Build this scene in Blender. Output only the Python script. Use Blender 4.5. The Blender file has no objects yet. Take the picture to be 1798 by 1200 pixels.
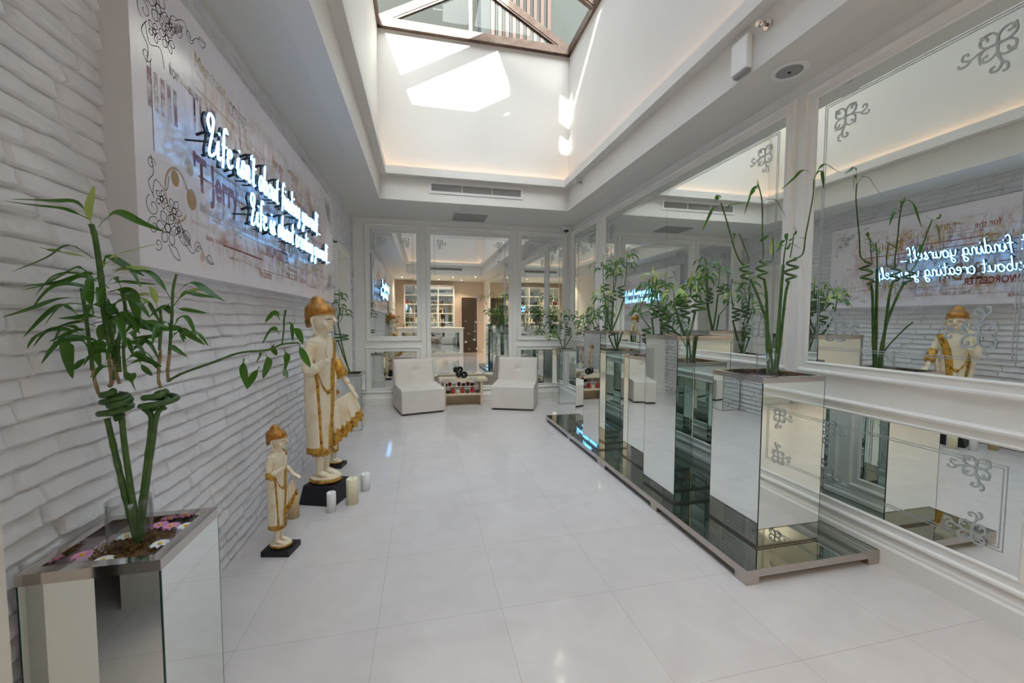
import bpy, math, random
import numpy as np
from mathutils import Vector, Matrix
random.seed(7); np.random.seed(7)
S = bpy.context.scene
COL = S.collection
# ------------------------------------------------------------------ camera, sky, sun, exposure
EYE = Vector((0, 0, 1.3)); F = 696.2
YAW, PITCH, ROLL = .2206, .0534, .0029
_fw = Vector((math.sin(YAW)*math.cos(PITCH), math.cos(YAW)*math.cos(PITCH), -math.sin(PITCH)))
_r0 = Vector((math.cos(YAW), -math.sin(YAW), 0)); _u0 = _r0.cross(_fw)
_r = _r0*math.cos(ROLL)+_u0*math.sin(ROLL); _u = -_r0*math.sin(ROLL)+_u0*math.cos(ROLL)
cam = bpy.data.cameras.new('camera'); cam.sensor_width = 36; cam.lens = F/1798*36; cam.clip_start = .02; cam.clip_end = 200
co = bpy.data.objects.new('camera', cam); COL.objects.link(co)
co.matrix_world = Matrix(((_r.x, _u.x, -_fw.x, 0), (_r.y, _u.y, -_fw.y, 0), (_r.z, _u.z, -_fw.z, 1.3), (0, 0, 0, 1)))
S.camera = co

def at(a, b, ax, val):
    """world point that the photograph's pixel (a,b) meets on the plane axis ax = val"""
    d = _fw*F+_r*(a-899)+_u*(600-b)
    return EYE+d*((val-EYE[ax])/d[ax])

W = bpy.data.worlds.new('sky'); S.world = W; W.use_nodes = True
nt = W.node_tree; bgn = nt.nodes['Background']
sky = nt.nodes.new('ShaderNodeTexSky'); sky.sky_type = 'NISHITA'; sky.sun_disc = False
sky.sun_elevation = math.radians(50); sky.sun_rotation = math.radians(180); sky.air_density = 1.2
hsv = nt.nodes.new('ShaderNodeHueSaturation'); hsv.inputs['Saturation'].default_value = .5
nt.links.new(sky.outputs[0], hsv.inputs['Color']); nt.links.new(hsv.outputs[0], bgn.inputs[0]); bgn.inputs[1].default_value = 1.18
SUN = Vector((.325, 1, -.84)).normalized()
sl = bpy.data.lights.new('sun', 'SUN'); sl.energy = 24; sl.angle = math.radians(.27); sl.color = (1, .97, .93)
so = bpy.data.objects.new('sun', sl); COL.objects.link(so); so.rotation_euler = SUN.to_track_quat('-Z', 'Y').to_euler()
so.location = (0, -4, 12)
# sky portal in the skylight opening (guides the sampling of the sky only)
pl = bpy.data.lights.new('skylight_portal', 'AREA'); pl.shape = 'RECTANGLE'; pl.size = 2.5; pl.size_y = 6.2
pl.cycles.is_portal = True
po = bpy.data.objects.new('skylight_portal', pl); COL.objects.link(po); po.location = (.735, 2.2, 4.9)
vs = S.view_settings; vs.view_transform = 'Standard'; vs.look = 'None'; vs.gamma = 1; vs.use_curve_mapping = False
vs.exposure = .44
cy = S.cycles
cy.max_bounces = 20; cy.glossy_bounces = 14; cy.diffuse_bounces = 10; cy.transparent_max_bounces = 24; cy.transmission_bounces = 12
cy.sample_clamp_indirect = 6; cy.blur_glossy = .6; cy.caustics_reflective = True; cy.caustics_refractive = False
cy.use_denoising = True

# ------------------------------------------------------------------ materials
M = {}
def mat(name, col=(.8, .8, .8), rough=.5, metal=0, spec=.5, emit=None, estr=0, noise=None, bump=None, coat=0, sss=0, trans=0):
    m = bpy.data.materials.new(name); m.use_nodes = True; t = m.node_tree; p = t.nodes['Principled BSDF']
    p.inputs['Base Color'].default_value = (*col, 1); p.inputs['Roughness'].default_value = rough; p.inputs['Metallic'].default_value = metal
    p.inputs['Specular IOR Level'].default_value = spec; p.inputs['Coat Weight'].default_value = coat; p.inputs['Coat Roughness'].default_value = .08
    if emit: p.inputs['Emission Color'].default_value = (*emit, 1); p.inputs['Emission Strength'].default_value = estr
    tc = t.nodes.new('ShaderNodeTexCoord')
    if noise:  # (scale, colour2, lo, hi, detail)
        n = t.nodes.new('ShaderNodeTexNoise'); n.inputs['Scale'].default_value = noise[0]; n.inputs['Detail'].default_value = noise[4] if len(noise) > 4 else 5
        r = t.nodes.new('ShaderNodeValToRGB'); r.color_ramp.elements[0].position = noise[2]; r.color_ramp.elements[1].position = noise[3]
        r.color_ramp.elements[0].color = (*col, 1); r.color_ramp.elements[1].color = (*noise[1], 1)
        t.links.new(tc.outputs['Object'], n.inputs['Vector']); t.links.new(n.outputs[0], r.inputs[0]); t.links.new(r.outputs[0], p.inputs['Base Color'])
    if bump:  # (scale, strength, distance)
        n = t.nodes.new('ShaderNodeTexNoise'); n.inputs['Scale'].default_value = bump[0]; n.inputs['Detail'].default_value = 6
        b = t.nodes.new('ShaderNodeBump'); b.inputs['Strength'].default_value = bump[1]; b.inputs['Distance'].default_value = bump[2]
        t.links.new(tc.outputs['Object'], n.inputs['Vector']); t.links.new(n.outputs[0], b.inputs['Height']); t.links.new(b.outputs[0], p.inputs['Normal'])
    M[name] = m; return m
mat('plaster', (.75, .722, .69), .6, noise=(1.5, (.725, .70, .665), .35, .7))
mat('ceiling_paint', (.70, .69, .66), .65)
mat('panel_paint', (.86, .845, .81), .34, noise=(2, (.84, .825, .79), .3, .7))
mat('brick_paint', (.75, .75, .79), .45, noise=(5, (.68, .68, .715), .4, .75), bump=(55, .35, .006))
mat('peach_wall', (.62, .50, .40), .6)
mat('brown_door', (.055, .035, .022), .4)
mat('dark_plinth', (.006, .006, .011), .42, bump=(30, .3, .003))
mat('chrome', (.56, .52, .485), .09, 1)
mat('steel', (.52, .47, .43), .2, 1, bump=(180, .05, .001))
mat('bronze_steel', (.13, .085, .068), .4, .8, noise=(12, (.19, .14, .115), .3, .7))
mat('cream_paint', (.80, .70, .53), .38, noise=(7, (.62, .43, .20), .5, .82), bump=(40, .25, .003), coat=.15)
mat('gold_paint', (.62, .34, .055), .36, .45, noise=(38, (.20, .08, .012), .48, .7), bump=(70, 1, .008))
mat('gold_hair', (.50, .22, .035), .34, .45, noise=(26, (.26, .10, .015), .45, .72), bump=(50, 1, .006)); mat('lip_paint', (.42, .16, .10), .5)
mat('ink_black', (.03, .02, .02), .6)
mat('leaf', (.022, .085, .007), .36, noise=(9, (.055, .16, .015), .35, .75), trans=1)
mat('leaf_pale', (.42, .50, .16), .42, noise=(9, (.22, .38, .06), .35, .75))
mat('stem', (.035, .095, .018), .35, noise=(30, (.075, .15, .03), .4, .7))
mat('stem_brown', (.34, .22, .13), .6, noise=(50, (.15, .16, .05), .4, .7))
mat('fabric', (.68, .62, .565), .8, noise=(6, (.63, .575, .52), .3, .7), bump=(240, .15, .001))
mat('dark_wood', (.05, .035, .025), .5)
mat('wood_cream', (.66, .56, .42), .45, noise=(4, (.58, .46, .33), .35, .7))
mat('wax_white', (.82, .82, .80), .4); mat('wax_cream', (.80, .74, .52), .42); mat('wax_gold', (.62, .47, .24), .45)
mat('pink', (.72, .30, .50), .6); mat('petal_white', (.85, .84, .84), .55); mat('yellow', (.8, .55, .05), .6)
mat('moss', (.22, .11, .03), .9, noise=(60, (.42, .24, .08), .4, .6), bump=(120, 1, .02))
mat('tray_mauve', (.62, .54, .62), .22, noise=(3, (.50, .36, .46), .42, .7))
mat('plastic_white', (.78, .78, .77), .4); mat('plastic_grey', (.30, .30, .30), .5); mat('black', (.012, .012, .012), .35)
mat('red', (.45, .03, .03), .4); mat('grille', (.36, .35, .33), .5); mat('magazine', (.30, .30, .33), .35, noise=(20, (.65, .55, .45), .4, .6))
mat('neon', (.8, .95, 1), .3, emit=(.17, .50, 1), estr=4.2)
mat('glow_tube', (.9, .9, .9), .5, emit=(1, .58, .25), estr=7)
mat('downlight_glow', (1, 1, 1), .5, emit=(1, .86, .68), estr=22)
mat('glass_edge', (.008, .035, .028), .15)
mat('bottle', (.10, .06, .05), .2); mat('bottle_pale', (.6, .6, .55), .2)
mat('facade', (.0060, .0072, .0042), .8, noise=(.6, (.011, .012, .008), .4, .6)); mat('facade_pale', (.022, .025, .023), .8)
mat('facade_glass', (.03, .04, .045), .3); mat('slat_wood', (.045, .016, .008), .6)

def nodes(name):
    m = bpy.data.materials.new(name); m.use_nodes = True; t = m.node_tree
    t.nodes.remove(t.nodes['Principled BSDF']); M[name] = m
    return t, t.nodes['Material Output']
def mirror(name, col, rough=0.0):
    t, o = nodes(name); g = t.nodes.new('ShaderNodeBsdfGlossy'); g.inputs['Color'].default_value = (*col, 1); g.inputs['Roughness'].default_value = rough
    t.links.new(g.outputs[0], o.inputs[0])
mirror('mirror', (.86, .90, .88)); mirror('dark_mirror', (.46, .48, .455)); mirror('back_mirror', (.88, .90, .89))
def thin_glass(name, tint, ior=1.45, rough=0):
    t, o = nodes(name); tr = t.nodes.new('ShaderNodeBsdfTransparent'); tr.inputs[0].default_value = (*tint, 1)
    g = t.nodes.new('ShaderNodeBsdfGlossy'); g.inputs['Roughness'].default_value = rough
    lwt = t.nodes.new('ShaderNodeLayerWeight'); lwt.inputs[0].default_value = .5; pw = t.nodes.new('ShaderNodeMath'); pw.operation = 'POWER'; pw.inputs[1].default_value = 4
    ml = t.nodes.new('ShaderNodeMath'); ml.operation = 'MULTIPLY_ADD'; ml.inputs[1].default_value = ior-1+.35; ml.inputs[2].default_value = .03; mx = t.nodes.new('ShaderNodeMixShader')
    t.links.new(lwt.outputs['Facing'], pw.inputs[0]); t.links.new(pw.outputs[0], ml.inputs[0]); t.links.new(ml.outputs[0], mx.inputs[0]); t.links.new(tr.outputs[0], mx.inputs[1]); t.links.new(g.outputs[0], mx.inputs[2]); t.links.new(mx.outputs[0], o.inputs[0])
thin_glass('clear_glass', (.95, .97, .96)); thin_glass('roof_glass', (.80, .86, .82), 1.3)
def frosted():
    t, o = nodes('frosted'); a = t.nodes.new('ShaderNodeBsdfDiffuse'); a.inputs[0].default_value = (.46, .50, .50, 1)
    g = t.nodes.new('ShaderNodeBsdfGlossy'); g.inputs[0].default_value = (.62, .66, .65, 1); g.inputs['Roughness'].default_value = .38
    mx = t.nodes.new('ShaderNodeMixShader'); mx.inputs[0].default_value = .5
    t.links.new(a.outputs[0], mx.inputs[1]); t.links.new(g.outputs[0], mx.inputs[2]); t.links.new(mx.outputs[0], o.inputs[0])
frosted()
# translucency for leaves
for k in ('leaf', 'leaf_pale'):
    t = M[k].node_tree; p = t.nodes['Principled BSDF']; o = t.nodes['Material Output']
    tl = t.nodes.new('ShaderNodeBsdfTranslucent'); tl.inputs[0].default_value = (.14, .34, .03, 1) if k == 'leaf' else (.6, .65, .2, 1)
    mx = t.nodes.new('ShaderNodeMixShader'); mx.inputs[0].default_value = .22
    t.links.new(p.outputs[0], mx.inputs[1]); t.links.new(tl.outputs[0], mx.inputs[2]); t.links.new(mx.outputs[0], o.inputs[0])
# marble floor: tiles .535 x .515, thin joints, polished
def marble():
    m = mat('marble', (.60, .55, .51), .07, spec=.55); t = m.node_tree; p = t.nodes['Principled BSDF']; L = t.links
    g = t.nodes.new('ShaderNodeNewGeometry'); mp = t.nodes.new('ShaderNodeMapping'); mp.inputs['Location'].default_value = (.2, -1.69+.515*8, 0)
    L.new(g.outputs['Position'], mp.inputs[0])
    b = t.nodes.new('ShaderNodeTexBrick'); b.offset = 0; b.inputs['Scale'].default_value = 1; b.inputs['Brick Width'].default_value = .535
    b.inputs['Row Height'].default_value = .515; b.inputs['Mortar Size'].default_value = .0011; b.inputs['Mortar Smooth'].default_value = .1; b.inputs['Bias'].default_value = 0
    b.inputs['Color1'].default_value = (.615, .57, .55, 1); b.inputs['Color2'].default_value = (.64, .595, .572, 1); b.inputs['Mortar'].default_value = (.42, .38, .355, 1)
    L.new(mp.outputs[0], b.inputs['Vector'])
    n = t.nodes.new('ShaderNodeTexNoise'); n.inputs['Scale'].default_value = 5; n.inputs['Detail'].default_value = 9; n.inputs['Distortion'].default_value = 1.2; L.new(g.outputs['Position'], n.inputs['Vector'])
    r = t.nodes.new('ShaderNodeValToRGB'); r.color_ramp.elements[0].position = .3; r.color_ramp.elements[0].color = (.93, .92, .915, 1); r.color_ramp.elements[1].position = .7; r.color_ramp.elements[1].color = (1.0, 1.0, 1.0, 1)
    L.new(n.outputs[0], r.inputs[0])
    mx = t.nodes.new('ShaderNodeMix'); mx.data_type = 'RGBA'; mx.blend_type = 'MULTIPLY'; mx.inputs[0].default_value = 1
    L.new(b.outputs['Color'], mx.inputs[6]); L.new(r.outputs[0], mx.inputs[7]); L.new(mx.outputs[2], p.inputs['Base Color'])
marble()
# ink that wears away in patches over the white board (printed lettering)
def ink(name, col, lo=.36, hi=.50, sc=9):
    t, o = nodes(name); p = t.nodes.new('ShaderNodeBsdfPrincipled'); p.inputs['Roughness'].default_value = .35
    g = t.nodes.new('ShaderNodeNewGeometry'); n = t.nodes.new('ShaderNodeTexNoise'); n.inputs['Scale'].default_value = sc; n.inputs['Detail'].default_value = 9
    n.inputs['Roughness'].default_value = .7
    r = t.nodes.new('ShaderNodeValToRGB'); r.color_ramp.elements[0].position = lo; r.color_ramp.elements[1].position = hi
    r.color_ramp.elements[0].color = (.76, .72, .76, 1); r.color_ramp.elements[1].color = (*col, 1)
    t.links.new(g.outputs['Position'], n.inputs['Vector']); t.links.new(n.outputs[0], r.inputs[0]); t.links.new(r.outputs[0], p.inputs['Base Color']); t.links.new(p.outputs[0], o.inputs[0])
ink('ink_red', (.24, .035, .02), .26, .42); ink('ink_rust', (.30, .11, .04), .32, .46); ink('ink_ochre', (.42, .24, .06), .38, .55); ink('ink_plum', (.20, .09, .12), .38, .56); ink('ink_olive', (.30, .30, .10), .4, .6)
mat('board', (.80, .77, .82), .18, noise=(2.5, (.75, .71, .77), .35, .7))
def board():
    m = M['board']; t = m.node_tree; p = t.nodes['Principled BSDF']; Lk = t.links; g = t.nodes.new('ShaderNodeNewGeometry')
    src = p.inputs['Base Color'].links[0].from_socket; sx = t.nodes.new('ShaderNodeSeparateXYZ'); Lk.new(g.outputs['Position'], sx.inputs[0])
    def band(sock, c_, h_):
        a = t.nodes.new('ShaderNodeMath'); a.operation = 'SUBTRACT'; a.inputs[1].default_value = c_; Lk.new(sock, a.inputs[0])
        b = t.nodes.new('ShaderNodeMath'); b.operation = 'ABSOLUTE'; Lk.new(a.outputs[0], b.inputs[0])
        r = t.nodes.new('ShaderNodeMapRange'); r.inputs[1].default_value = h_; r.inputs[2].default_value = h_*.55; Lk.new(b.outputs[0], r.inputs[0]); return r.outputs[0]
    my, mz = band(sx.outputs[1], 3.15, 1.35), band(sx.outputs[2], 2.0, .48)
    for i, (col, sc, lo, hi, st_) in enumerate((((.60, .33, .08), 4.2, .49, .60, (1, 1, 1)), ((.36, .09, .035), 6.5, .54, .66, (1, 1.5, .8)), ((.38, .34, .12), 9, .56, .68, (1, 2.5, .6)), ((.22, .12, .16), 12, .56, .62, (1, 3, .4)))):
        mp = t.nodes.new('ShaderNodeMapping'); mp.inputs['Scale'].default_value = st_; mp.inputs['Location'].default_value = (i*3.1, i*1.7, i*.9); Lk.new(g.outputs['Position'], mp.inputs[0])
        n = t.nodes.new('ShaderNodeTexNoise'); n.inputs['Scale'].default_value = sc; n.inputs['Detail'].default_value = 10; n.inputs['Roughness'].default_value = .72; Lk.new(mp.outputs[0], n.inputs['Vector'])
        r = t.nodes.new('ShaderNodeMapRange'); r.inputs[1].default_value = lo-.02; r.inputs[2].default_value = hi-.02; r.inputs[4].default_value = .72; Lk.new(n.outputs[0], r.inputs[0])
        a = t.nodes.new('ShaderNodeMath'); a.operation = 'MULTIPLY'; Lk.new(r.outputs[0], a.inputs[0]); Lk.new(my, a.inputs[1])
        b = t.nodes.new('ShaderNodeMath'); b.operation = 'MULTIPLY'; Lk.new(a.outputs[0], b.inputs[0]); Lk.new(mz, b.inputs[1])
        mx = t.nodes.new('ShaderNodeMix'); mx.data_type = 'RGBA'; mx.inputs[7].default_value = (*col, 1); Lk.new(b.outputs[0], mx.inputs[0]); Lk.new(src, mx.inputs[6]); src = mx.outputs[2]
    Lk.new(src, p.inputs['Base Color'])
board()
mat('board_side', (.62, .62, .66), .5)

# ------------------------------------------------------------------ mesh helpers
def cr(pts, n=8, closed=False):
    """Catmull-Rom through pts"""
    P = [Vector(p) for p in pts]
    if len(P) < 3: 
        return [P[0].lerp(P[1], i/n) for i in range(n+1)]
    out = []; N = len(P)
    for i in range(N if closed else N-1):
        if closed: a, b, c, d = P[i-1], P[i], P[(i+1) % N], P[(i+2) % N]
        else: a, b, c, d = P[max(i-1, 0)], P[i], P[i+1], P[min(i+2, N-1)]
        for k in range(n):
            t = k/n; out.append(.5*((2*b)+(c-a)*t+(2*a-5*b+4*c-d)*t*t+(3*b-a-3*c+d)*t**3))
    if not closed: out.append(P[-1])
    return out
class MB:
    def __init__(s): s.v = []; s.f = []; s.sm = []
    def add(s, v, f, smooth=False):
        b = len(s.v); s.v += [tuple(x) for x in v]; s.f += [tuple(i+b for i in q) for q in f]; s.sm += [smooth]*len(f); return s
    def box(s, x0, x1, y0, y1, z0, z1, rz=0, c=None):
        V = [Vector((x, y, z)) for z in (z0, z1) for x, y in ((x0, y0), (x1, y0), (x1, y1), (x0, y1))]
        if rz:
            c = Vector(c or ((x0+x1)/2, (y0+y1)/2, 0)); R = Matrix.Rotation(rz, 3, 'Z'); V = [R@(p-c)+c for p in V]
        return s.add(V, [(0, 3, 2, 1), (4, 5, 6, 7), (0, 1, 5, 4), (1, 2, 6, 5), (2, 3, 7, 6), (3, 0, 4, 7)])
    def quad(s, a, b, c, d): return s.add([a, b, c, d], [(0, 1, 2, 3)])
    def beam(s, a, b, w, h, up=(0, 0, 1)):
        a, b = Vector(a), Vector(b); t = (b-a).normalized(); x = t.cross(Vector(up)).normalized()*w/2; y = x.cross(t).normalized()*h/2
        V = [p+i*x+j*y for p in (a, b) for i, j in ((-1, -1), (1, -1), (1, 1), (-1, 1))]
        return s.add(V, [(0, 1, 2, 3), (7, 6, 5, 4), (0, 4, 5, 1), (1, 5, 6, 2), (2, 6, 7, 3), (3, 7, 4, 0)])
    def tube(s, pts, r, n=8, closed=False, cap=True, flat=1, up=None):
        P = [Vector(p) for p in pts]; N = len(P); V = []; prev = None
        for i, p in enumerate(P):
            if closed: t = (P[(i+1) % N]-P[i-1])
            else: t = P[min(i+1, N-1)]-P[max(i-1, 0)]
            if t.length < 1e-9: t = Vector((0, 0, 1))
            t.normalize()
            if prev is None:
                a = Vector(up) if up else (Vector((0, 0, 1)) if abs(t.z) < .9 else Vector((1, 0, 0)))
                nx = a.cross(t).normalized()
            else:
                nx = (prev-t*prev.dot(t)); nx = nx.normalized() if nx.length > 1e-6 else prev
            prev = nx; ny = t.cross(nx); rr = r[i] if hasattr(r, '__len__') else r
            for k in range(n):
                a = 2*math.pi*k/n; V.append(p+nx*math.cos(a)*rr+ny*math.sin(a)*rr*flat)
        Fc = []
        for i in range(N if closed else N-1):
            j = (i+1) % N
            for k in range(n): Fc.append((i*n+k, i*n+(k+1) % n, j*n+(k+1) % n, j*n+k))
        s.add(V, Fc, True)
        if cap and not closed:
            b = len(s.v)-N*n; s.f += [tuple(b+k for k in reversed(range(n))), tuple(b+(N-1)*n+k for k in range(n))]; s.sm += [False, False]
        return s
    def lathe(s, prof, c=(0, 0, 0), n=24, sx=1, sy=1, smooth=True, caps=True):
        V = [(c[0]+r*math.cos(2*math.pi*k/n)*sx, c[1]+r*math.sin(2*math.pi*k/n)*sy, c[2]+z) for r, z in prof for k in range(n)]
        Fc = [(i*n+k, i*n+(k+1) % n, (i+1)*n+(k+1) % n, (i+1)*n+k) for i in range(len(prof)-1) for k in range(n)]
        s.add(V, Fc, smooth)
        if caps:
            b = len(s.v)-len(V); s.f += [tuple(b+k for k in reversed(range(n))), tuple(b+(len(prof)-1)*n+k for k in range(n))]; s.sm += [False, False]
        return s
    def rings(s, R, n=24, cap=True):
        """stack of closed rings, each a function-made list of n points"""
        V = [p for ring in R for p in ring]
        Fc = [(i*n+k, i*n+(k+1) % n, (i+1)*n+(k+1) % n, (i+1)*n+k) for i in range(len(R)-1) for k in range(n)]
        if cap: Fc += [tuple(reversed(range(n))), tuple((len(R)-1)*n+k for k in range(n))]
        return s.add(V, Fc, True)
    def sphere(s, c, r, n=16, m=10, sc=(1, 1, 1)):
        V = []; Fc = []
        for i in range(m+1):
            a = math.pi*i/m
            for k in range(n):
                b = 2*math.pi*k/n; V.append((c[0]+r*sc[0]*math.sin(a)*math.cos(b), c[1]+r*sc[1]*math.sin(a)*math.sin(b), c[2]-r*sc[2]*math.cos(a)))
        for i in range(m):
            for k in range(n): Fc.append((i*n+k, i*n+(k+1) % n, (i+1)*n+(k+1) % n, (i+1)*n+k))
        return s.add(V, Fc, True)
    def frame(s, O, U, V_, N, u0, u1, v0, v1, prof):
        """moulding swept round a rectangle on the plane O+u*U+v*V; prof = [(outward offset, height)]"""
        O, U, V_, N = map(Vector, (O, U, V_, N)); vs_ = []; m = len(prof)
        for d, h in prof:
            for u, v in ((u0-d, v0-d), (u1+d, v0-d), (u1+d, v1+d), (u0-d, v1+d)): vs_.append(O+U*u+V_*v+N*h)
        fl = U.cross(V_).dot(N) > 0
        Fc = []
        for i in range(m-1):
            for k in range(4):
                q = (i*4+k, i*4+(k+1) % 4, (i+1)*4+(k+1) % 4, (i+1)*4+k); Fc.append(q if not fl else q[::-1])
        return s.add(vs_, Fc)
    def mesh(s, name):
        me = bpy.data.meshes.new(name); me.from_pydata(s.v, [], s.f)
        me.polygons.foreach_set('use_smooth', s.sm); me.update(); return me
    def build(s, name, m, parent=None, loc=None, rz=0, bevel=0, recalc=True):
        me = s.mesh(name); me.materials.append(M[m] if isinstance(m, str) else m)
        if recalc:
            import bmesh
            bm = bmesh.new(); bm.from_mesh(me); bmesh.ops.recalc_face_normals(bm, faces=bm.faces); bm.to_mesh(me); bm.free()
        o = bpy.data.objects.new(name, me); COL.objects.link(o)
        if parent: o.parent = parent
        if loc: o.location = loc
        if rz: o.rotation_euler.z = rz
        if bevel:
            b = o.modifiers.new('bevel', 'BEVEL'); b.width = bevel; b.segments = 3; b.limit_method = 'ANGLE'; b.harden_normals = False
        return o
def empty(name, loc=(0, 0, 0), rz=0):
    o = bpy.data.objects.new(name, None); COL.objects.link(o); o.location = loc; o.rotation_euler.z = rz; o.empty_display_size = .1; return o
def tag(o, label, cat, group=None, kind=None):
    if label: o['label'] = label
    if cat: o['category'] = cat
    if group: o['group'] = group
    if kind: o['kind'] = kind
    return o
def struct(o): o['kind'] = 'structure'; return o
def kids(o): return [c for c in bpy.data.objects if c.parent == o]
def copy_tree(o, parent=None):
    c = o.copy(); COL.objects.link(c); c.parent = parent
    for ch in kids(o): copy_tree(ch, c)
    return c
def ribbon(mb, pts, w, N, h=.0012):
    """flat line of width w on a plane with normal N, lifted by h"""
    N = Vector(N); P = [Vector(p) for p in pts]; L = len(P); V = []
    for i, p in enumerate(P):
        t = (P[min(i+1, L-1)]-P[max(i-1, 0)]); t = t.normalized() if t.length > 1e-9 else Vector((0, 0, 1)); x = t.cross(N)*w/2
        ww = 1
        V += [p+x*ww+N*h, p-x*ww+N*h]
    mb.add(V, [(2*i, 2*i+1, 2*i+3, 2*i+2) for i in range(L-1)])

# ------------------------------------------------------------------ the room shell
XL, XR, YB, YN, ZC = -1.03, 2.405, 6.35, -3.25, 2.83
WX0, WX1, WY0, WY1, ZG = -.52, 1.99, -.9, 5.33, 4.93     # light well
struct(MB().box(-2.9, XR+.3, YN-.2, YB+.2, -.12, 0).build('floor', 'marble'))
c = MB()
for x0, x1, y0, y1 in ((XL-.6, WX0-.16, YN-.2, YB+.2), (WX1+.16, XR+.3, YN-.2, YB+.2), (WX0-.16, WX1+.16, WY1+.16, YB+.2), (WX0-.16, WX1+.16, YN-.2, WY0-.16)): c.box(x0, x1, y0, y1, ZC, ZC+.3)
struct(c.build('ceiling', 'ceiling_paint'))
# light-well walls (fascia + shaft), with a cove ledge round them
w = MB(); e = .16
w.box(WX0-e, WX0, WY0-e, WY1+e, ZC, ZG); w.box(WX1, WX1+e, WY0-e, WY1+e, ZC, ZG)
w.box(WX0, WX1, WY1, WY1+e, ZC, ZG); w.box(WX0, WX1, WY0-e, WY0, ZC, ZG)
struct(w.build('wall_light_well', 'plaster'))
lg = MB(); d = .085; z0, z1 = 3.125, 3.145
for (x0, x1, y0, y1) in ((WX0, WX0+d, WY0, WY1), (WX1-d, WX1, WY0, WY1), (WX0+d, WX1-d, WY1-d, WY1), (WX0+d, WX1-d, WY0, WY0+d)): lg.box(x0, x1, y0, y1, z0, z1)
t = .014
for (x0, x1, y0, y1) in ((WX0+d-t, WX0+d, WY0+d-t, WY1-d+t), (WX1-d, WX1-d+t, WY0+d-t, WY1-d+t), (WX0+d, WX1-d, WY1-d, WY1-d+t), (WX0+d, WX1-d, WY0+d-t, WY0+d)): lg.box(x0, x1, y0, y1, z1, 3.225)
struct(lg.build('trim_1', 'plaster'))
cv = empty('cove_light', (.735, 2.2, 3.15)); tag(cv, 'warm strip light hidden behind the ledge round the foot of the light well', 'light')
q = d-.045
for a, b in (((WX0+q, WY0+q, 3.16), (WX0+q, WY1-q, 3.16)), ((WX1-q, WY0+q, 3.16), (WX1-q, WY1-q, 3.16)), ((WX0+q, WY1-q, 3.16), (WX1-q, WY1-q, 3.16)), ((WX0+q, WY0+q, 3.16), (WX1-q, WY0+q, 3.16))):
    o = MB().tube([a, b], .006, 6).build('light_tube', 'glow_tube', cv); o.location = -cv.location
# plain walls
struct(MB().box(XR, XR+.2, YN-.2, YB+.2, 0, ZC).build('wall_right', 'panel_paint'))
struct(MB().box(XL-.6, XR, YB, YB+.2, 0, ZC).build('wall_back', 'panel_paint'))
struct(MB().box(XL-.6, XR, YN-.2, YN, 0, ZC).build('wall_front', 'peach_wall'))
DY0, DY1, DZ = 5.20, 5.93, 2.16     # doorway in the brick wall
lw = MB(); XB = XL-.02
lw.box(XB-.3, XB, 1.17, DY0-.07, 0, ZC).box(XB-.3, XB, DY1+.07, YB, 0, ZC).box(XB-.3, XB, DY0-.07, DY1+.07, DZ+.07, ZC)
OP0, OP1 = .36, 1.02
lw.box(XL-.3, XL+.012, YN, OP0, 0, ZC).box(XL-.3, XL+.012, OP1, 1.20, 0, ZC).box(XL-.3, XL+.012, OP0, OP1, 2.15, ZC)
lw.box(XL+.012, XL+.05, OP1-.02, 1.16, 0, 2.25).box(XL+.012, XL+.05, OP0-.12, OP0+.02, 0, 2.25).box(XL+.012, XL+.05, OP0, OP1, 2.13, 2.25)
pw_ = MB().box(-2.9, -2.8, OP0-.8, OP1+.6, 0, ZC).box(-2.8, XL-.3, OP0-.9, OP0-.8, 0, ZC).box(-2.8, XL-.3, OP1+.5, OP1+.6, 0, ZC).box(-2.9, XL-.6, OP0-.9, OP1+.6, ZC, ZC+.1)
struct(pw_.build('wall_passage', 'brown_door'))
struct(lw.build('wall_left', 'plaster'))
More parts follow.
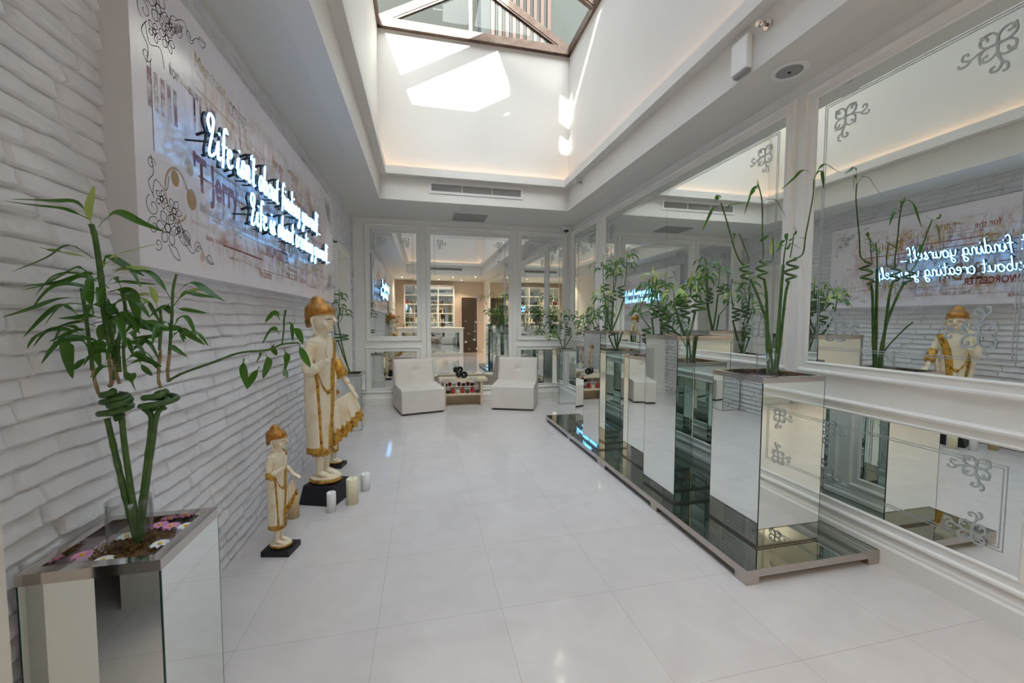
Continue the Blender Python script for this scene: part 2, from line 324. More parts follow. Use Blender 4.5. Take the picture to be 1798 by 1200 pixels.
# painted brick relief
def bricks():
    y0, y1, zt = 1.20, YB-.03, ZC
    ny, nz = 680, 560
    Y, Z = np.meshgrid(np.linspace(y0, y1, ny), np.linspace(0.0, zt, nz), indexing='ij')
    def vnoise(a, b, s, seed):
        r = np.random.RandomState(seed); G = r.rand(400, 400)
        A = a*s+50; B = b*s+50; i = np.floor(A).astype(int); j = np.floor(B).astype(int); u = A-i; v = B-j; u = u*u*(3-2*u); v = v*v*(3-2*v)
        i %= 399; j %= 399
        return (G[i, j]*(1-u)*(1-v)+G[i+1, j]*u*(1-v)+G[i, j+1]*(1-u)*v+G[i+1, j+1]*u*v)-.5
    H = .0605
    wob = vnoise(Y, Z, 5, 1)*.012+vnoise(Y, Z, 16, 2)*.006
    zz = (Z+wob)/H; r = np.floor(zz).astype(int); fz = zz-r
    R = np.random.RandomState(3); off = R.rand(80); ln = .22+.05*R.rand(80)
    yy = (Y+vnoise(Y, Z, 22, 4)*.006)/ln[r % 80]+off[r % 80]*3; b = np.floor(yy).astype(int); fy = yy-b
    B = R.rand(80, 80); T = R.rand(80, 80)-.5; T2 = R.rand(80, 80)-.5
    lift = B[r % 80, b % 80]*.009; tilt = T[r % 80, b % 80]; tlt2 = T2[r % 80, b % 80]
    ez = np.minimum(fz, 1-fz)*H; ey = np.minimum(fy, 1-fy)*ln[r % 80]
    edge = np.clip(ez/.0055, 0, 1)**.5*np.clip(ey/.009, 0, 1)**.5
    h = edge*(.021+lift+(.5-fz)*.013+tilt*(fy-.5)*.008+tlt2*(fz-.5)*.008)+vnoise(Y, Z, 60, 5)*.004+vnoise(Y, Z, 25, 6)*.005
    X = XL-.020+h
    inside = (Y > DY0-.075) & (Y < DY1+.075) & (Z < DZ+.075)
    V = np.stack([X, Y, Z], -1).reshape(-1, 3)
    I = np.arange(ny*nz).reshape(ny, nz); q = np.stack([I[:-1, :-1], I[1:, :-1], I[1:, 1:], I[:-1, 1:]], -1).reshape(-1, 4)
    keep = ~(inside.reshape(-1)[q].all(1)); q = q[keep]
    me = bpy.data.meshes.new('brick'); me.vertices.add(len(V)); me.vertices.foreach_set('co', V.ravel())
    me.loops.add(q.size); me.loops.foreach_set('vertex_index', q.ravel()); me.polygons.add(len(q))
    me.polygons.foreach_set('loop_start', np.arange(0, q.size, 4)); me.polygons.foreach_set('loop_total', np.full(len(q), 4))
    me.polygons.foreach_set('use_smooth', np.ones(len(q), bool)); me.update(calc_edges=True); me.materials.append(M['brick_paint'])
    o = bpy.data.objects.new('wall_left_brick', me); COL.objects.link(o); struct(o)
bricks()
# doorway with its moulded casing and a plain white door set back
PF = [(0, 0), (0, .016), (.012, .022), (.02, .014), (.05, .014), (.058, .026), (.07, .026), (.07, 0)]
dm = MB()
for d_, h_ in (): pass
dm.box(XL-.01, XL+.026, DY0-.07, DY0, 0, DZ+.07).box(XL-.01, XL+.026, DY1, DY1+.07, 0, DZ+.07).box(XL-.01, XL+.026, DY0, DY1, DZ, DZ+.07)
dm.box(XL-.01, XL+.038, DY0-.075, DY0-.055, 0, DZ+.08).box(XL-.01, XL+.038, DY1+.055, DY1+.075, 0, DZ+.08).box(XL-.01, XL+.038, DY0-.075, DY1+.075, DZ+.06, DZ+.082)
dm.box(XL-.26, XL-.01, DY0-.02, DY0, 0, DZ).box(XL-.26, XL-.01, DY1, DY1+.02, 0, DZ).box(XL-.26, XL-.01, DY0-.02, DY1+.02, DZ, DZ+.02)
struct(dm.build('trim_2', 'panel_paint'))
dr = MB().box(XL-.22, XL-.18, DY0, DY1, 0, DZ)
dro = struct(dr.build('door_1', 'panel_paint', bevel=.002))
# dark door in the rear wall
dd = struct(MB().box(1.50, 2.12, YN, YN+.04, 0, 2.2).build('door_2', 'brown_door'))
MB().tube([(2.02, YN+.09, .98), (2.02, YN+.09, 1.12)], .009, 8).box(2.01, 2.03, YN+.04, YN+.09, .97, .99).box(2.01, 2.03, YN+.04, YN+.09, 1.11, 1.13).build('door_handle', 'chrome', dd)
struct(MB().box(1.44, 1.50, YN, YN+.05, 0, 2.26).box(2.12, 2.18, YN, YN+.05, 0, 2.26).box(1.50, 2.12, YN, YN+.05, 2.2, 2.26).build('trim_3', 'peach_wall'))
# stepped edge where brick meets the panelled wall
cs = MB()
for i in range(46): cs.box(XL-.005, XL+.022, YB-.045+.006*(i % 2), YB-.001, i*.0605+.006, i*.0605+.05)
struct(cs.build('trim_4', 'brick_paint'))
# baseboards with moulded steps
def base(name, fn):
    m = MB(); P = [(.026, 0), (.026, .10), (.018, .112), (.018, .125), (.012, .137), (.012, .150), (.003, .162), (0, .162)]
    for i in range(len(P)-1): fn(m, P[i], P[i+1])
    return struct(m.build(name, 'panel_paint'))
base('baseboard_right', lambda m, a, b: m.quad((XR-a[0], YN, a[1]), (XR-a[0], YB, a[1]), (XR-b[0], YB, b[1]), (XR-b[0], YN, b[1])))
base('baseboard_back', lambda m, a, b: m.quad((XL, YB-a[0], a[1]), (XR, YB-a[0], a[1]), (XR, YB-b[0], b[1]), (XL, YB-b[0], b[1])))
# skylight: gable roof of steel bars and glass
RX, RZ = .735, 5.66
fr = MB()
for x in (WX0, WX1): fr.beam((x, WY0-.1, ZG+.02), (x, WY1+.1, ZG+.02), .07, .10)
for y in (WY0, WY1): fr.beam((WX0-.1, y, ZG+.02), (WX1+.1, y, ZG+.02), .12, .10)
fr.beam((RX, WY0-.1, RZ), (RX, WY1+.1, RZ), .08, .10)
ys = [WY1-.83*i for i in range(8)]; ys[-1] = WY0
for y in ys:
    for x in (WX0, WX1):
        wd = .085
        fr.beam((x, y, ZG+.04), (RX, y, RZ), wd, .09); fr.beam((x, y-.02, ZG-.02), (RX, y-.02, RZ-.06), .03, .03)
fr.beam((.63, WY1, ZG+.04), (.63, WY1, RZ-.07), .045, .06, up=(0, 1, 0)); fr.beam((RX, WY0, ZG+.04), (RX, WY0, RZ-.03), .045, .06, up=(0, 1, 0))
struct(fr.build('window_1', 'bronze_steel'))
gl = MB()
for x in (WX0, WX1): gl.quad((x, WY0, ZG+.05), (x, WY1, ZG+.05), (RX, WY1, RZ+.02), (RX, WY0, RZ+.02))
for y in (WY0, WY1): gl.add([(WX0, y, ZG+.04), (WX1, y, ZG+.04), (RX, y, RZ)], [(0, 1, 2)])
struct(gl.build('window_2', 'roof_glass', recalc=False))

# ------------------------------------------------------------------ neighbouring buildings above the skylight
def facade(name, label, x0, x1, y0, y1, z0, z1, m='facade', wins=()):
    b = empty(name, ((x0+x1)/2, (y0+y1)/2, 0)); tag(b, label, 'building')
    o = MB().box(x0, x1, y0, y1, z0, z1).build('wall', m, b); o.location = -b.location
    for wn in wins:
        p = MB().box(*wn).build('window', 'facade_glass', b); p.location = -b.location
    return b
facade('building', 'dull grey-green building seen through the gable end of the skylight', -6, 1.3, 9.6, 13, 3.2, 17, 'facade',
       [(-4.5+1.7*i, -3.5+1.7*i, 9.55, 9.62, 6.2+2.4*j, 7.6+2.4*j) for i in range(3) for j in range(4)])
bb = facade('building', 'grey building with a wood slat screen beyond the right of the skylight gable', 1.3, 9, 9.0, 13, 3.2, 15, 'facade_pale', [(3.4+2*i, 4.6+2*i, 8.95, 9.02, 9.2, 11) for i in range(2)])
for i in range(9):
    p = MB().box(1.5+.16*i, 1.58+.16*i, 8.86, 8.93, 7.0, 9.4).build('screen_slat', 'slat_wood', bb); p.location = -bb.location
facade('building', 'dark olive building rising past the right slope of the skylight', 5.2, 8, -6, 7.5, 3.2, 14.5, 'facade', [(5.15, 5.22, -4+2.2*i, -2.8+2.2*i, 7+2.4*j, 8.4+2.4*j) for i in range(5) for j in range(3)])
facade('building', 'dark olive building rising past the left slope of the skylight', -7, -4.2, -6, 7.5, 3.2, 11.5, 'facade', [(-4.22, -4.15, -4+2.2*i, -2.8+2.2*i, 6+2.4*j, 7.4+2.4*j) for i in range(5) for j in range(2)])
# unseen south block shading the light well; tower and slots added to shape sunlight
sb = empty('building', (-3, -7, 0)); tag(sb, 'unseen south building, with a tower and slots added to shape the sun patches', 'building')
Ys = -7.
def uv(u0, u1, v0, v1): return (u0+.325*Ys, u1+.325*Ys, Ys-.03, Ys+.03, v0-.84*Ys, v1-.84*Ys)
sm_ = MB(); sm_.box(-4.8+.325*Ys, 7+.325*Ys, Ys-.03, Ys+.03, 2, 8.0-.84*Ys)
for q in ((-4.8, .14, 8.0, 8.52), (-.60, .14, 8.52, 10.2), (.14, 3.2, 9.1, 10.2), (.14, .28, 8.0, 8.085), (.14, .28, 8.315, 8.43), (.14, .28, 8.85, 9.1), (.28, 3.2, 8.0, 8.42), (.28, 3.2, 8.53, 9.1)): sm_.box(*uv(*q))
p = sm_.build('wall', 'facade_pale', sb); p.location = -sb.location

# ------------------------------------------------------------------ framed, etched mirrors on the panelled walls
FP = [(-.004, .002), (0, .012), (.008, .016), (.014, .010), (.045, .010), (.052, .024), (.062, .026), (.070, .018), (.074, .004), (.074, 0)]
def scroll(c, r, a0, turns, n=22, grow=.12):
    return [(c[0]+r*(grow+(1-grow)*(1-i/n))*math.cos(a0+turns*2*math.pi*i/n), c[1]+r*(grow+(1-grow)*(1-i/n))*math.sin(a0+turns*2*math.pi*i/n)) for i in range(n+1)]
def motif(s, fu=1, fv=1):
    """quatrefoil of four looped petals with curling scrolls"""
    L = []
    for k in range(4):
        a = math.pi/4+k*math.pi/2; ca, sa = math.cos(a), math.sin(a)
        R_ = lambda x, y: (x*ca-y*sa, x*sa+y*ca)
        loop = [R_(*p) for p in ((.02, 0), (.14, .13), (.30, .15), (.40, .06), (.34, -.03), (.25, .02))]; L.append(cr([(x, y, 0) for x, y in loop], 5))
        loop = [R_(*p) for p in ((.02, 0), (.14, -.13), (.30, -.15), (.40, -.06), (.43, .0), (.47, .0))]; L.append(cr([(x, y, 0) for x, y in loop], 5))
        a = k*math.pi/2; ca, sa = math.cos(a), math.sin(a); R2 = lambda x, y: (x*ca-y*sa, x*sa+y*ca)
        if k in (0, 1):
            L.append(cr([(*R2(*p), 0) for p in ((.08, 0), (.30, .02), (.50, .10), (.66, .04), (.66, -.08), (.57, -.09), (.55, -.02))], 5))
            L.append(cr([(*R2(*p), 0) for p in ((.48, .09), (.58, .20), (.72, .20), (.74, .12))], 5))
    return [[(p[0]*s*fu, p[1]*s*fv) for p in l] for l in L]
def wall_mirror(label, axis, pos, u0, u1, v0, v1, n, etch=True, seam=None, mt='mirror', corners=(0, 1, 2, 3), framed=True, ms=.17):
    """axis 'x': mirror plane x=pos facing -x, u=y; axis 'y': plane y=pos facing -y, u=x"""
    if axis == 'x': O, U, N = Vector((pos, 0, 0)), Vector((0, 1, 0)), Vector((-1, 0, 0))
    else: O, U, N = Vector((0, pos, 0)), Vector((1, 0, 0)), Vector((0, -1, 0))
    V = Vector((0, 0, 1)); b = empty('wall_mirror', O+U*(u0+u1)/2+V*v0); tag(b, label, 'mirror')
    def part(mb, nm, m, par=b):
        o = mb.build(nm, m, par, recalc=False)
        if par == b: o.location = -b.location
        return o
    P = lambda u, v, h=0: O+U*u+V*v+N*h
    spans = [(u0, u1)] if seam is None else [(u0, seam-.0012), (seam+.0012, u1)]
    for a, c_ in spans:
        g = MB(); g.add([P(a, v0, .006), P(c_, v0, .006), P(c_, v1, .006), P(a, v1, .006)], [(0, 1, 2, 3)]); go = part(g, 'mirror_glass', mt)
    if seam: part(MB().add([P(seam-.0015, v0, .0055), P(seam+.0015, v0, .0055), P(seam+.0015, v1, .0055), P(seam-.0015, v1, .0055)], [(0, 1, 2, 3)]), 'seam', 'glass_edge')
    if framed: o = MB().frame(O, U, V, N, u0, u1, v0, v1, FP).build('frame', 'panel_paint', b); o.location = -b.location
    if etch:
        e_ = MB(); mu, mv = .055, .055
        for k, (i0, lwid) in enumerate(((.052, .004), (.064, .004))):
            a, c_, d_, f_ = u0+i0+(.0 if 1 else 0), u1-i0, v0+i0+.03, v1-i0-.03
            for q in (((a, d_), (a, f_)), ((c_, d_), (c_, f_)), ((a, d_), (c_, d_)), ((a, f_), (c_, f_))): ribbon(e_, [P(*q[0]), P(*q[1])], lwid, N, .0072)
        for k in corners:
            su = 1 if k in (0, 3) else -1; sv = 1 if k in (0, 1) else -1
            cu = (u0 if su > 0 else u1)+su*(.085+ms*.5); cv_ = (v0 if sv > 0 else v1)+sv*((.11 if v1-v0 > 1 else .055)+ms*.5)
            for li, l in enumerate(motif(ms, su, sv)): ribbon(e_, [P(cu+x, cv_+y) for x, y in l], .0085, N, .0074+.00012*li)
        part(e_, 'etched_ornament', 'frosted')
    return b
ZT, ZB, Z1, Z0 = 2.68, 1.045, .80, .235
WM = wall_mirror
WM('tall etched mirror on the right wall, nearest the camera, showing the neon board', 'x', XR, 1.09, 2.055, ZB, ZT, 'a')
WM('low etched mirror under the nearest tall mirror on the right wall', 'x', XR, 1.09, 2.055, Z0, .77, 'a', ms=.13)
WM('widest upper mirror with a vertical seam, middle of the right wall', 'x', XR, 2.27, 4.98, ZB, ZT, 'b', seam=3.6)
WM('long low mirror behind the middle mirrored planters on the right wall', 'x', XR, 2.27, 4.98, Z0, .77, 'b', ms=.13)
WM('narrow upper mirror on the right wall beside the far corner', 'x', XR, 5.27, 6.12, ZB, ZT, 'c')
WM('low mirror on the right wall beside the far corner', 'x', XR, 5.27, 6.12, Z0, .77, 'c', ms=.13)
WM('upper mirror on the right wall beside the camera, outside the frame edge', 'x', XR, -1.75, .87, ZB, ZT, 'd')
WM('low mirror on the right wall beside the camera, outside the frame edge', 'x', XR, -1.75, .87, Z0, .77, 'd', ms=.13)
WM('upper left mirror on the back wall beside the brick', 'y', YB, -.775, -.09, ZB, ZT, 'e', mt='back_mirror', corners=(2, 3), ms=.13)
WM('lower left mirror on the back wall behind the left chair', 'y', YB, -.785, -.10, .25, .815, 'e', mt='back_mirror', etch=False)
WM('full height centre mirror on the back wall between the two chairs', 'y', YB, .12, 1.365, .24, ZT, 'f', mt='back_mirror', corners=(2, 3), ms=.13)
WM('upper right mirror on the back wall above the right chair', 'y', YB, 1.575, 2.285, ZB, ZT, 'g', mt='back_mirror', corners=(2, 3), ms=.13)
WM('lower right mirror on the back wall behind the right chair', 'y', YB, 1.575, 2.285, .25, .815, 'g', mt='back_mirror', etch=False)

# ------------------------------------------------------------------ ceiling and fascia fittings
g = empty('air_grille', (.715, WY1, 3.015)); tag(g, 'long white slotted air grille on the far side of the light well', 'air vent')
MB().frame((0, 0, 0), (1, 0, 0), (0, 0, 1), (0, -1, 0), -.595, .595, -.045, .045, [(0, .002), (0, .012), (.028, .009), (.028, 0)]).build('frame', 'plastic_white', g)
MB().box(-.595, .595, -.002, .0, -.045, .045).build('backing', 'plastic_grey', g)
for i in range(8): MB().box(-.595, .595, -.013, -.004, -.043+.0115*i, -.038+.0115*i).build('slat', 'grille', g)
for x in (-.2, .2): MB().box(x-.004, x+.004, -.015, -.003, -.045, .045).build('divider', 'plastic_white', g)
g2 = copy_tree(g); g2.location = (.715, WY0, 3.015); g2.rotation_euler.z = math.pi; tag(g2, 'long slotted air grille on the near side of the light well, seen in the mirrors', 'air vent')
v = empty('ceiling_vent', (.69, 6.0, ZC)); tag(v, 'grey square louvred vent in the ceiling over the coffee table', 'air vent')
MB().box(-.24, .24, -.19, .19, -.006, 0).build('backing', 'plastic_grey', v)
for i in range(17): MB().box(-.225, .225, -.18+.021*i, -.166+.021*i, -.012, -.006).build('slat', 'grille', v)
MB().frame((0, 0, 0), (1, 0, 0), (0, 1, 0), (0, 0, -1), -.225, .225, -.18, .18, [(0, .006), (0, .014), (.02, .01), (.02, 0)]).build('frame', 'grille', v)
cd = empty('security_camera', (2.30, 6.22, ZC)); tag(cd, 'small white dome security camera on the ceiling in the far corner', 'camera')
MB().lathe([(.062, 0), (.064, -.03), (.056, -.05), (.045, -.056)]).build('housing', 'plastic_white', cd)
MB().lathe([(.043, -.05), (.041, -.066), (.030, -.082), (.014, -.090), (.002, -.092)]).build('dome', 'black', cd)
sp = empty('ceiling_speaker', (2.2, 2.08, ZC)); tag(sp, 'round flush ceiling speaker above the nearest planter', 'speaker')
MB().lathe([(.105, 0), (.103, -.006), (.092, -.010), (.086, -.006)]).build('rim', 'plastic_white', sp)
MB().lathe([(.086, -.004), (.05, -.009), (.012, -.010), (.001, -.010)]).build('grille', 'plastic_grey', sp)
MB().lathe([(.010, -.010), (.008, -.016), (.001, -.018)]).build('cap', 'black', sp)
sn = empty('wireless_box', (WX1, 2.205, 2.945)); tag(sn, 'white box sensor fixed on the right side of the light well', 'sensor')
MB().box(-.045, 0, -.065, .065, -.085, .115).build('case', 'plastic_white', sn, bevel=.008)
MB().box(-.035, 0, -.055, .055, -.10, -.085).build('bracket', 'plastic_grey', sn)
def sprinkler(loc, label):
    s_ = empty('sprinkler', loc); tag(s_, label, 'sprinkler')
    MB().tube([(0, 0, 0), (-.012, 0, 0)], .028, 14).build('escutcheon', 'chrome', s_)
    MB().tube([(-.01, 0, 0), (-.05, 0, 0)], .009, 10).tube([(-.04, -.02, .0), (-.065, -.016, 0), (-.072, 0, 0), (-.065, .016, 0), (-.04, .02, 0)], .004, 6).tube([(-.072, 0, 0), (-.078, 0, 0)], .017, 12).build('head', 'chrome', s_)
sprinkler((WX1, 2.03, 3.03), 'chrome wall sprinkler beside the white box sensor'); sprinkler((WX1, 4.85, 3.06), 'chrome wall sprinkler far along the light well, near the back corner')
dl = empty('downlight', (1.05, -1.55, ZC)); dl['group'] = 'downlights in the rear ceiling'
MB().lathe([(.05, 0), (.05, -.006), (.04, -.008), (.036, -.002)]).build('trim_ring', 'plastic_white', dl)
MB().lathe([(.036, -.003), (.001, -.003)]).build('lamp', 'downlight_glow', dl)
for k, (x, y, nm) in enumerate(((.25, -1.75, 'second downlight from the brick side'), (1.05, -1.55, 'third downlight from the brick side'), (1.83, -1.4, 'fourth downlight from the brick side, beside the mirrored wall'), (-.72, -2.1, 'first downlight, nearest the brick side'), (.6, -2.6, 'left downlight of the pair before the shelves'), (1.45, -2.6, 'right downlight of the pair, in front of the dark door'))):
    o = dl if k == 0 else copy_tree(dl); o.location = (x, y, ZC); tag(o, 'rear ceiling downlight, '+nm, 'light')
    la = bpy.data.lights.new('lamp_light', 'SPOT'); la.energy = 40; la.spot_size = 2.1; la.spot_blend = .6; la.color = (1, .84, .64); la.shadow_soft_size = .03
    lo = bpy.data.objects.new('lamp_light', la); COL.objects.link(lo); lo.location = (x, y, ZC-.02)

# ------------------------------------------------------------------ printed board and neon lettering on the brick wall
BX, BY0, BY1, BZ0, BZ1 = -.94, 1.61, 4.62, 1.485, 2.58
bd = empty('printed_board', (BX, (BY0+BY1)/2, BZ0)); tag(bd, 'large white box board printed with faded antique lettering, on the brick wall', 'wall art')
def bpart(mb, nm, m, **k): o = mb.build(nm, m, bd, **k); o.location = -bd.location; return o
bpart(MB().box(XL-.012, BX-.001, BY0, BY1, BZ0, BZ1), 'box', 'board_side'); bpart(MB().box(BX-.001, BX, BY0, BY1, BZ0, BZ1), 'printed_face', 'board')
def text(txt, y, z, h, m, wscale=1, bold=0, h2=.0006):
    cu = bpy.data.curves.new('t', 'FONT'); cu.body = txt; cu.size = h; cu.offset = bold; cu.resolution_u = 3
    o = bpy.data.objects.new('t', cu); COL.objects.link(o)
    dg = bpy.context.evaluated_depsgraph_get(); me = bpy.data.meshes.new_from_object(o.evaluated_get(dg)); bpy.data.objects.remove(o)
    me.transform(Matrix(((0, 0, 1, BX+h2), (wscale, 0, 0, y), (0, 1, 0, z), (0, 0, 0, 1)))); me.materials.clear(); me.materials.append(M[m])
    p = bpy.data.objects.new('printed_lettering', me); COL.objects.link(p); p.parent = bd; p.location = -bd.location
# y runs away from the camera = left to right when reading
text("'T Jerry", 1.96, 1.86, .205, 'ink_red', .66, .006)
text("THE", 1.95, 2.10, .24, 'ink_plum', .5, .004); text("for", 1.82, 2.24, .07, 'ink_plum', .8, .001)
text("WORCESTER", 2.74, 1.70, .10, 'ink_red', .72, .003); text("IIIII", 1.68, 2.06, .19, 'ink_plum', .8, .004)
text("DRY GOODS", 3.25, 2.30, .14, 'ink_ochre', .62, .002)
text("100", 3.35, 2.02, .22, 'ink_rust', .6, .003); text("for the", 2.9, 2.30, .09, 'ink_rust', .8, .001)
text("Buffet", 3.75, 2.20, .24, 'ink_ochre', .62, .003); text("& Bar", 3.0, 1.76, .26, 'ink_rust', .7, .003)
text("Bakers", 3.7, 1.72, .26, 'ink_ochre', .6, .003); text("COFFEE", 2.3, 2.33, .1, 'ink_plum', .6, .001)
text("HOUSE", 2.75, 2.1, .18, 'ink_ochre', .55, .002); text("Vincente", 2.62, 1.555, .07, 'ink_rust', .8, .001)
text("MAY 2, 1887", 3.1, 1.60, .055, 'ink_rust', .9, 0); text("Ladies & Gents", 3.6, 1.58, .06, 'ink_olive', .8, 0)
text("Merchant", 2.0, 2.38, .09, 'ink_ochre', .8, 0); text("store", 2.2, 1.73, .12, 'ink_ochre', .8, 0)
rr = random.Random(5)
words = "the best coffee and fine teas sold here since old days by order of the trade with cakes and bread fresh daily from the bakers oven".split()
for i in range(56):
    y = rr.uniform(1.85, 4.1); z = rr.choice([1.61, 1.66, 1.70, 1.78, 1.99, 2.06, 2.24, 2.36, 2.43]); k = rr.randrange(len(words)-4)
    text(' '.join(words[k:k+rr.choice((2, 3, 4))]), y, z+rr.uniform(-.012, .012), rr.choice((.028, .036, .05)), rr.choice(('ink_rust', 'ink_ochre', 'ink_plum', 'ink_olive', 'ink_ochre')), rr.uniform(.7, 1.1), 0, .0004)
ln = MB(); fl = MB(); NB = (1, 0, 0)
for z, a, b in ((1.995, 1.95, 4.3), (1.755, 2.1, 4.35), (1.60, 2.6, 3.6), (2.29, 2.0, 3.9), (1.70, 2.7, 4.3)): ribbon(fl, [(BX, a, z), (BX, b, z)], .004, NB, .0005)
bpart(fl, 'printed_rule', 'ink_rust')
fl2 = MB()
for z, a, b in ((2.13, 2.7, 4.2), (1.66, 2.2, 2.7), (2.20, 2.9, 3.6), (1.92, 2.0, 2.9)): ribbon(fl2, [(BX, a, z), (BX, b, z)], .009, NB, .0005)
bpart(fl2, 'printed_rule', 'ink_red')
def flourish(mb, cy, cz, su, sv, k=1.0):
    P = lambda p: (BX, cy+su*p[0]*k, cz+sv*p[1]*k)
    def L(pts, w=.0028): ribbon(mb, [P((q.x, q.y)) for q in cr([(a, b, 0) for a, b in pts], 6)], w, NB, .0007)
    def flower(c_, r, n=6):
        for i in range(n):
            a = 2*math.pi*i/n; d_ = Vector((math.cos(a), math.sin(a))); p_ = Vector((-d_.y, d_.x)); cc = Vector(c_)
            L([tuple(cc+d_*r*.3), tuple(cc+d_*r*.7+p_*r*.30), tuple(cc+d_*r*1.05), tuple(cc+d_*r*.7-p_*r*.30), tuple(cc+d_*r*.3)], .003)
        L([(c_[0]+r*.26*math.cos(a), c_[1]+r*.26*math.sin(a)) for a in [i*math.pi/4 for i in range(9)]], .005)
    flower((.10, .06), .062); flower((.145, .135), .045); flower((.07, .16), .034, 5); flower((.17, .07), .03, 5)
    for c_, r, a, t_ in (((.02, .05), .036, 1, 1.3), ((.02, .12), .040, 2, 1.3), ((.215, .055), .05, 3, 1.2), ((.30, .02), .03, 0, 1.3), ((.02, .27), .025, 0, 1.3), ((.04, -.01), .025, 4, 1.2)): L(scroll(c_, r, a, t_), .0026)
    L([(.03, .15), (.0, .20), (.03, .24), (.02, .30)]); L([(.20, .03), (.26, -.01), (.31, .03), (.36, -.01), (.43, -.03)]); L([(.02, .16), (.04, .22), (.10, .20), (.12, .26)])
    L([(.37, -.01), (.40, .005), (.43, -.03), (.385, -.03), (.37, -.01)], .003); L([(.10, .0), (.13, -.04), (.17, -.05), (.15, -.01), (.11, .0)], .003)
    for i in range(8): L([(.19+.007*i, .09-.006*i), (.20+.008*i, .04-.004*i)], .0022)
for q in ((BY0+.06, BZ0+.10, 1, 1), (BY0+.06, BZ1-.08, 1, -1), (BY1-.06, BZ0+.10, -1, 1), (BY1-.06, BZ1-.08, -1, -1)): m_ = MB(); flourish(m_, *q); bpart(m_, 'floral_corner_print', 'ink_black')
ribbon(ln, [(BX, BY0+.10, BZ0+.42), (BX, BY0+.10, BZ1-.36)], .003, NB, .0007)
bpart(ln, 'printed_rule', 'ink_black')
st = MB()
st.tube([(BX+.0003, 1.84+.075*math.cos(a), 1.79+.10*math.sin(a)) for a in [i*.2 for i in range(2, 29)]], .0045, 6, flat=.05, up=(1, 0, 0))
bpart(st, 'coffee_ring_stain', 'ink_ochre')
for y, z, r in ((1.93, 1.93, .032), (1.94, 1.80, .036), (1.83, 1.85, .026), (2.02, 1.56, .03)): st = MB(); st.lathe([(r, 0), (.001, .0001)], (0, 0, 0), 18, caps=False); st.v = [(BX+.0005, y+a, z+b*1.2) for a, b, c_ in st.v]; bpart(st, 'round_stain', 'ink_ochre')
# neon handwriting: single strokes on a unit grid (x-height .5, ascender 1)
G = {
 'L': (.62, [[(.30, .55), (.10, .80), (.22, 1.05), (.42, .95), (.34, .5), (.20, .05), (.32, -.06), (.55, .10)]]),
 'l': (.30, [[(.0, .05), (.16, .45), (.26, .95), (.16, 1.0), (.12, .4), (.18, .02), (.30, .06)]]),
 'i': (.28, [[(.0, .1), (.10, .48), (.10, .06), (.20, .0), (.28, .1)], [(.14, .68), (.16, .74)]]),
 'f': (.36, [[(.40, .90), (.28, 1.02), (.18, .85), (.16, .3), (.12, -.15)], [(.02, .48), (.34, .50)]]),
 'e': (.42, [[(.04, .25), (.30, .32), (.28, .50), (.12, .46), (.08, .15), (.22, -.02), (.42, .12)]]),
 's': (.36, [[(.0, .02), (.18, .50), (.26, .42), (.14, .30), (.26, .10), (.16, -.03), (.02, .06), (.36, .04)]]),
 'n': (.48, [[(.04, .48), (.08, .0), (.10, .30), (.24, .50), (.32, .38), (.30, .05), (.40, .0), (.48, .1)]]),
 't': (.34, [[(.16, .92), (.12, .3), (.16, .0), (.28, .04)], [(.0, .58), (.32, .60)]]),
 'a': (.46, [[(.34, .42), (.18, .52), (.04, .28), (.12, .0), (.28, .12), (.34, .46), (.32, .08), (.46, .08)]]),
 'b': (.44, [[(.10, 1.0), (.08, .4), (.10, .04), (.26, .0), (.36, .24), (.24, .46), (.10, .34)]]),
 'o': (.46, [[(.22, .50), (.04, .30), (.10, .0), (.30, .04), (.36, .34), (.22, .50), (.46, .40)]]),
 'u': (.48, [[(.04, .48), (.06, .10), (.18, .0), (.30, .14), (.34, .48), (.32, .06), (.48, .08)]]),
 'd': (.46, [[(.32, .42), (.16, .50), (.04, .26), (.12, .0), (.28, .10), (.36, 1.0), (.32, .08), (.46, .06)]]),
 'g': (.44, [[(.32, .42), (.16, .50), (.04, .26), (.14, .04), (.30, .14), (.34, .46), (.32, -.25), (.18, -.42), (.06, -.28), (.30, -.08), (.44, .04)]]),
 'y': (.46, [[(.04, .48), (.08, .12), (.22, .04), (.32, .20), (.36, .48), (.32, -.22), (.18, -.42), (.08, -.28), (.30, -.08), (.46, .06)]]),
 'r': (.36, [[(.02, .46), (.06, .0), (.08, .30), (.20, .50), (.34, .44)]]),
 'c': (.38, [[(.32, .42), (.18, .52), (.04, .28), (.10, .0), (.24, -.02), (.38, .10)]]),
 "'": (.10, [[(.06, .95), (.03, .80)]]), '.': (.26, [[(.04, .0), (.24, .02)]]),
}
NX = -.85
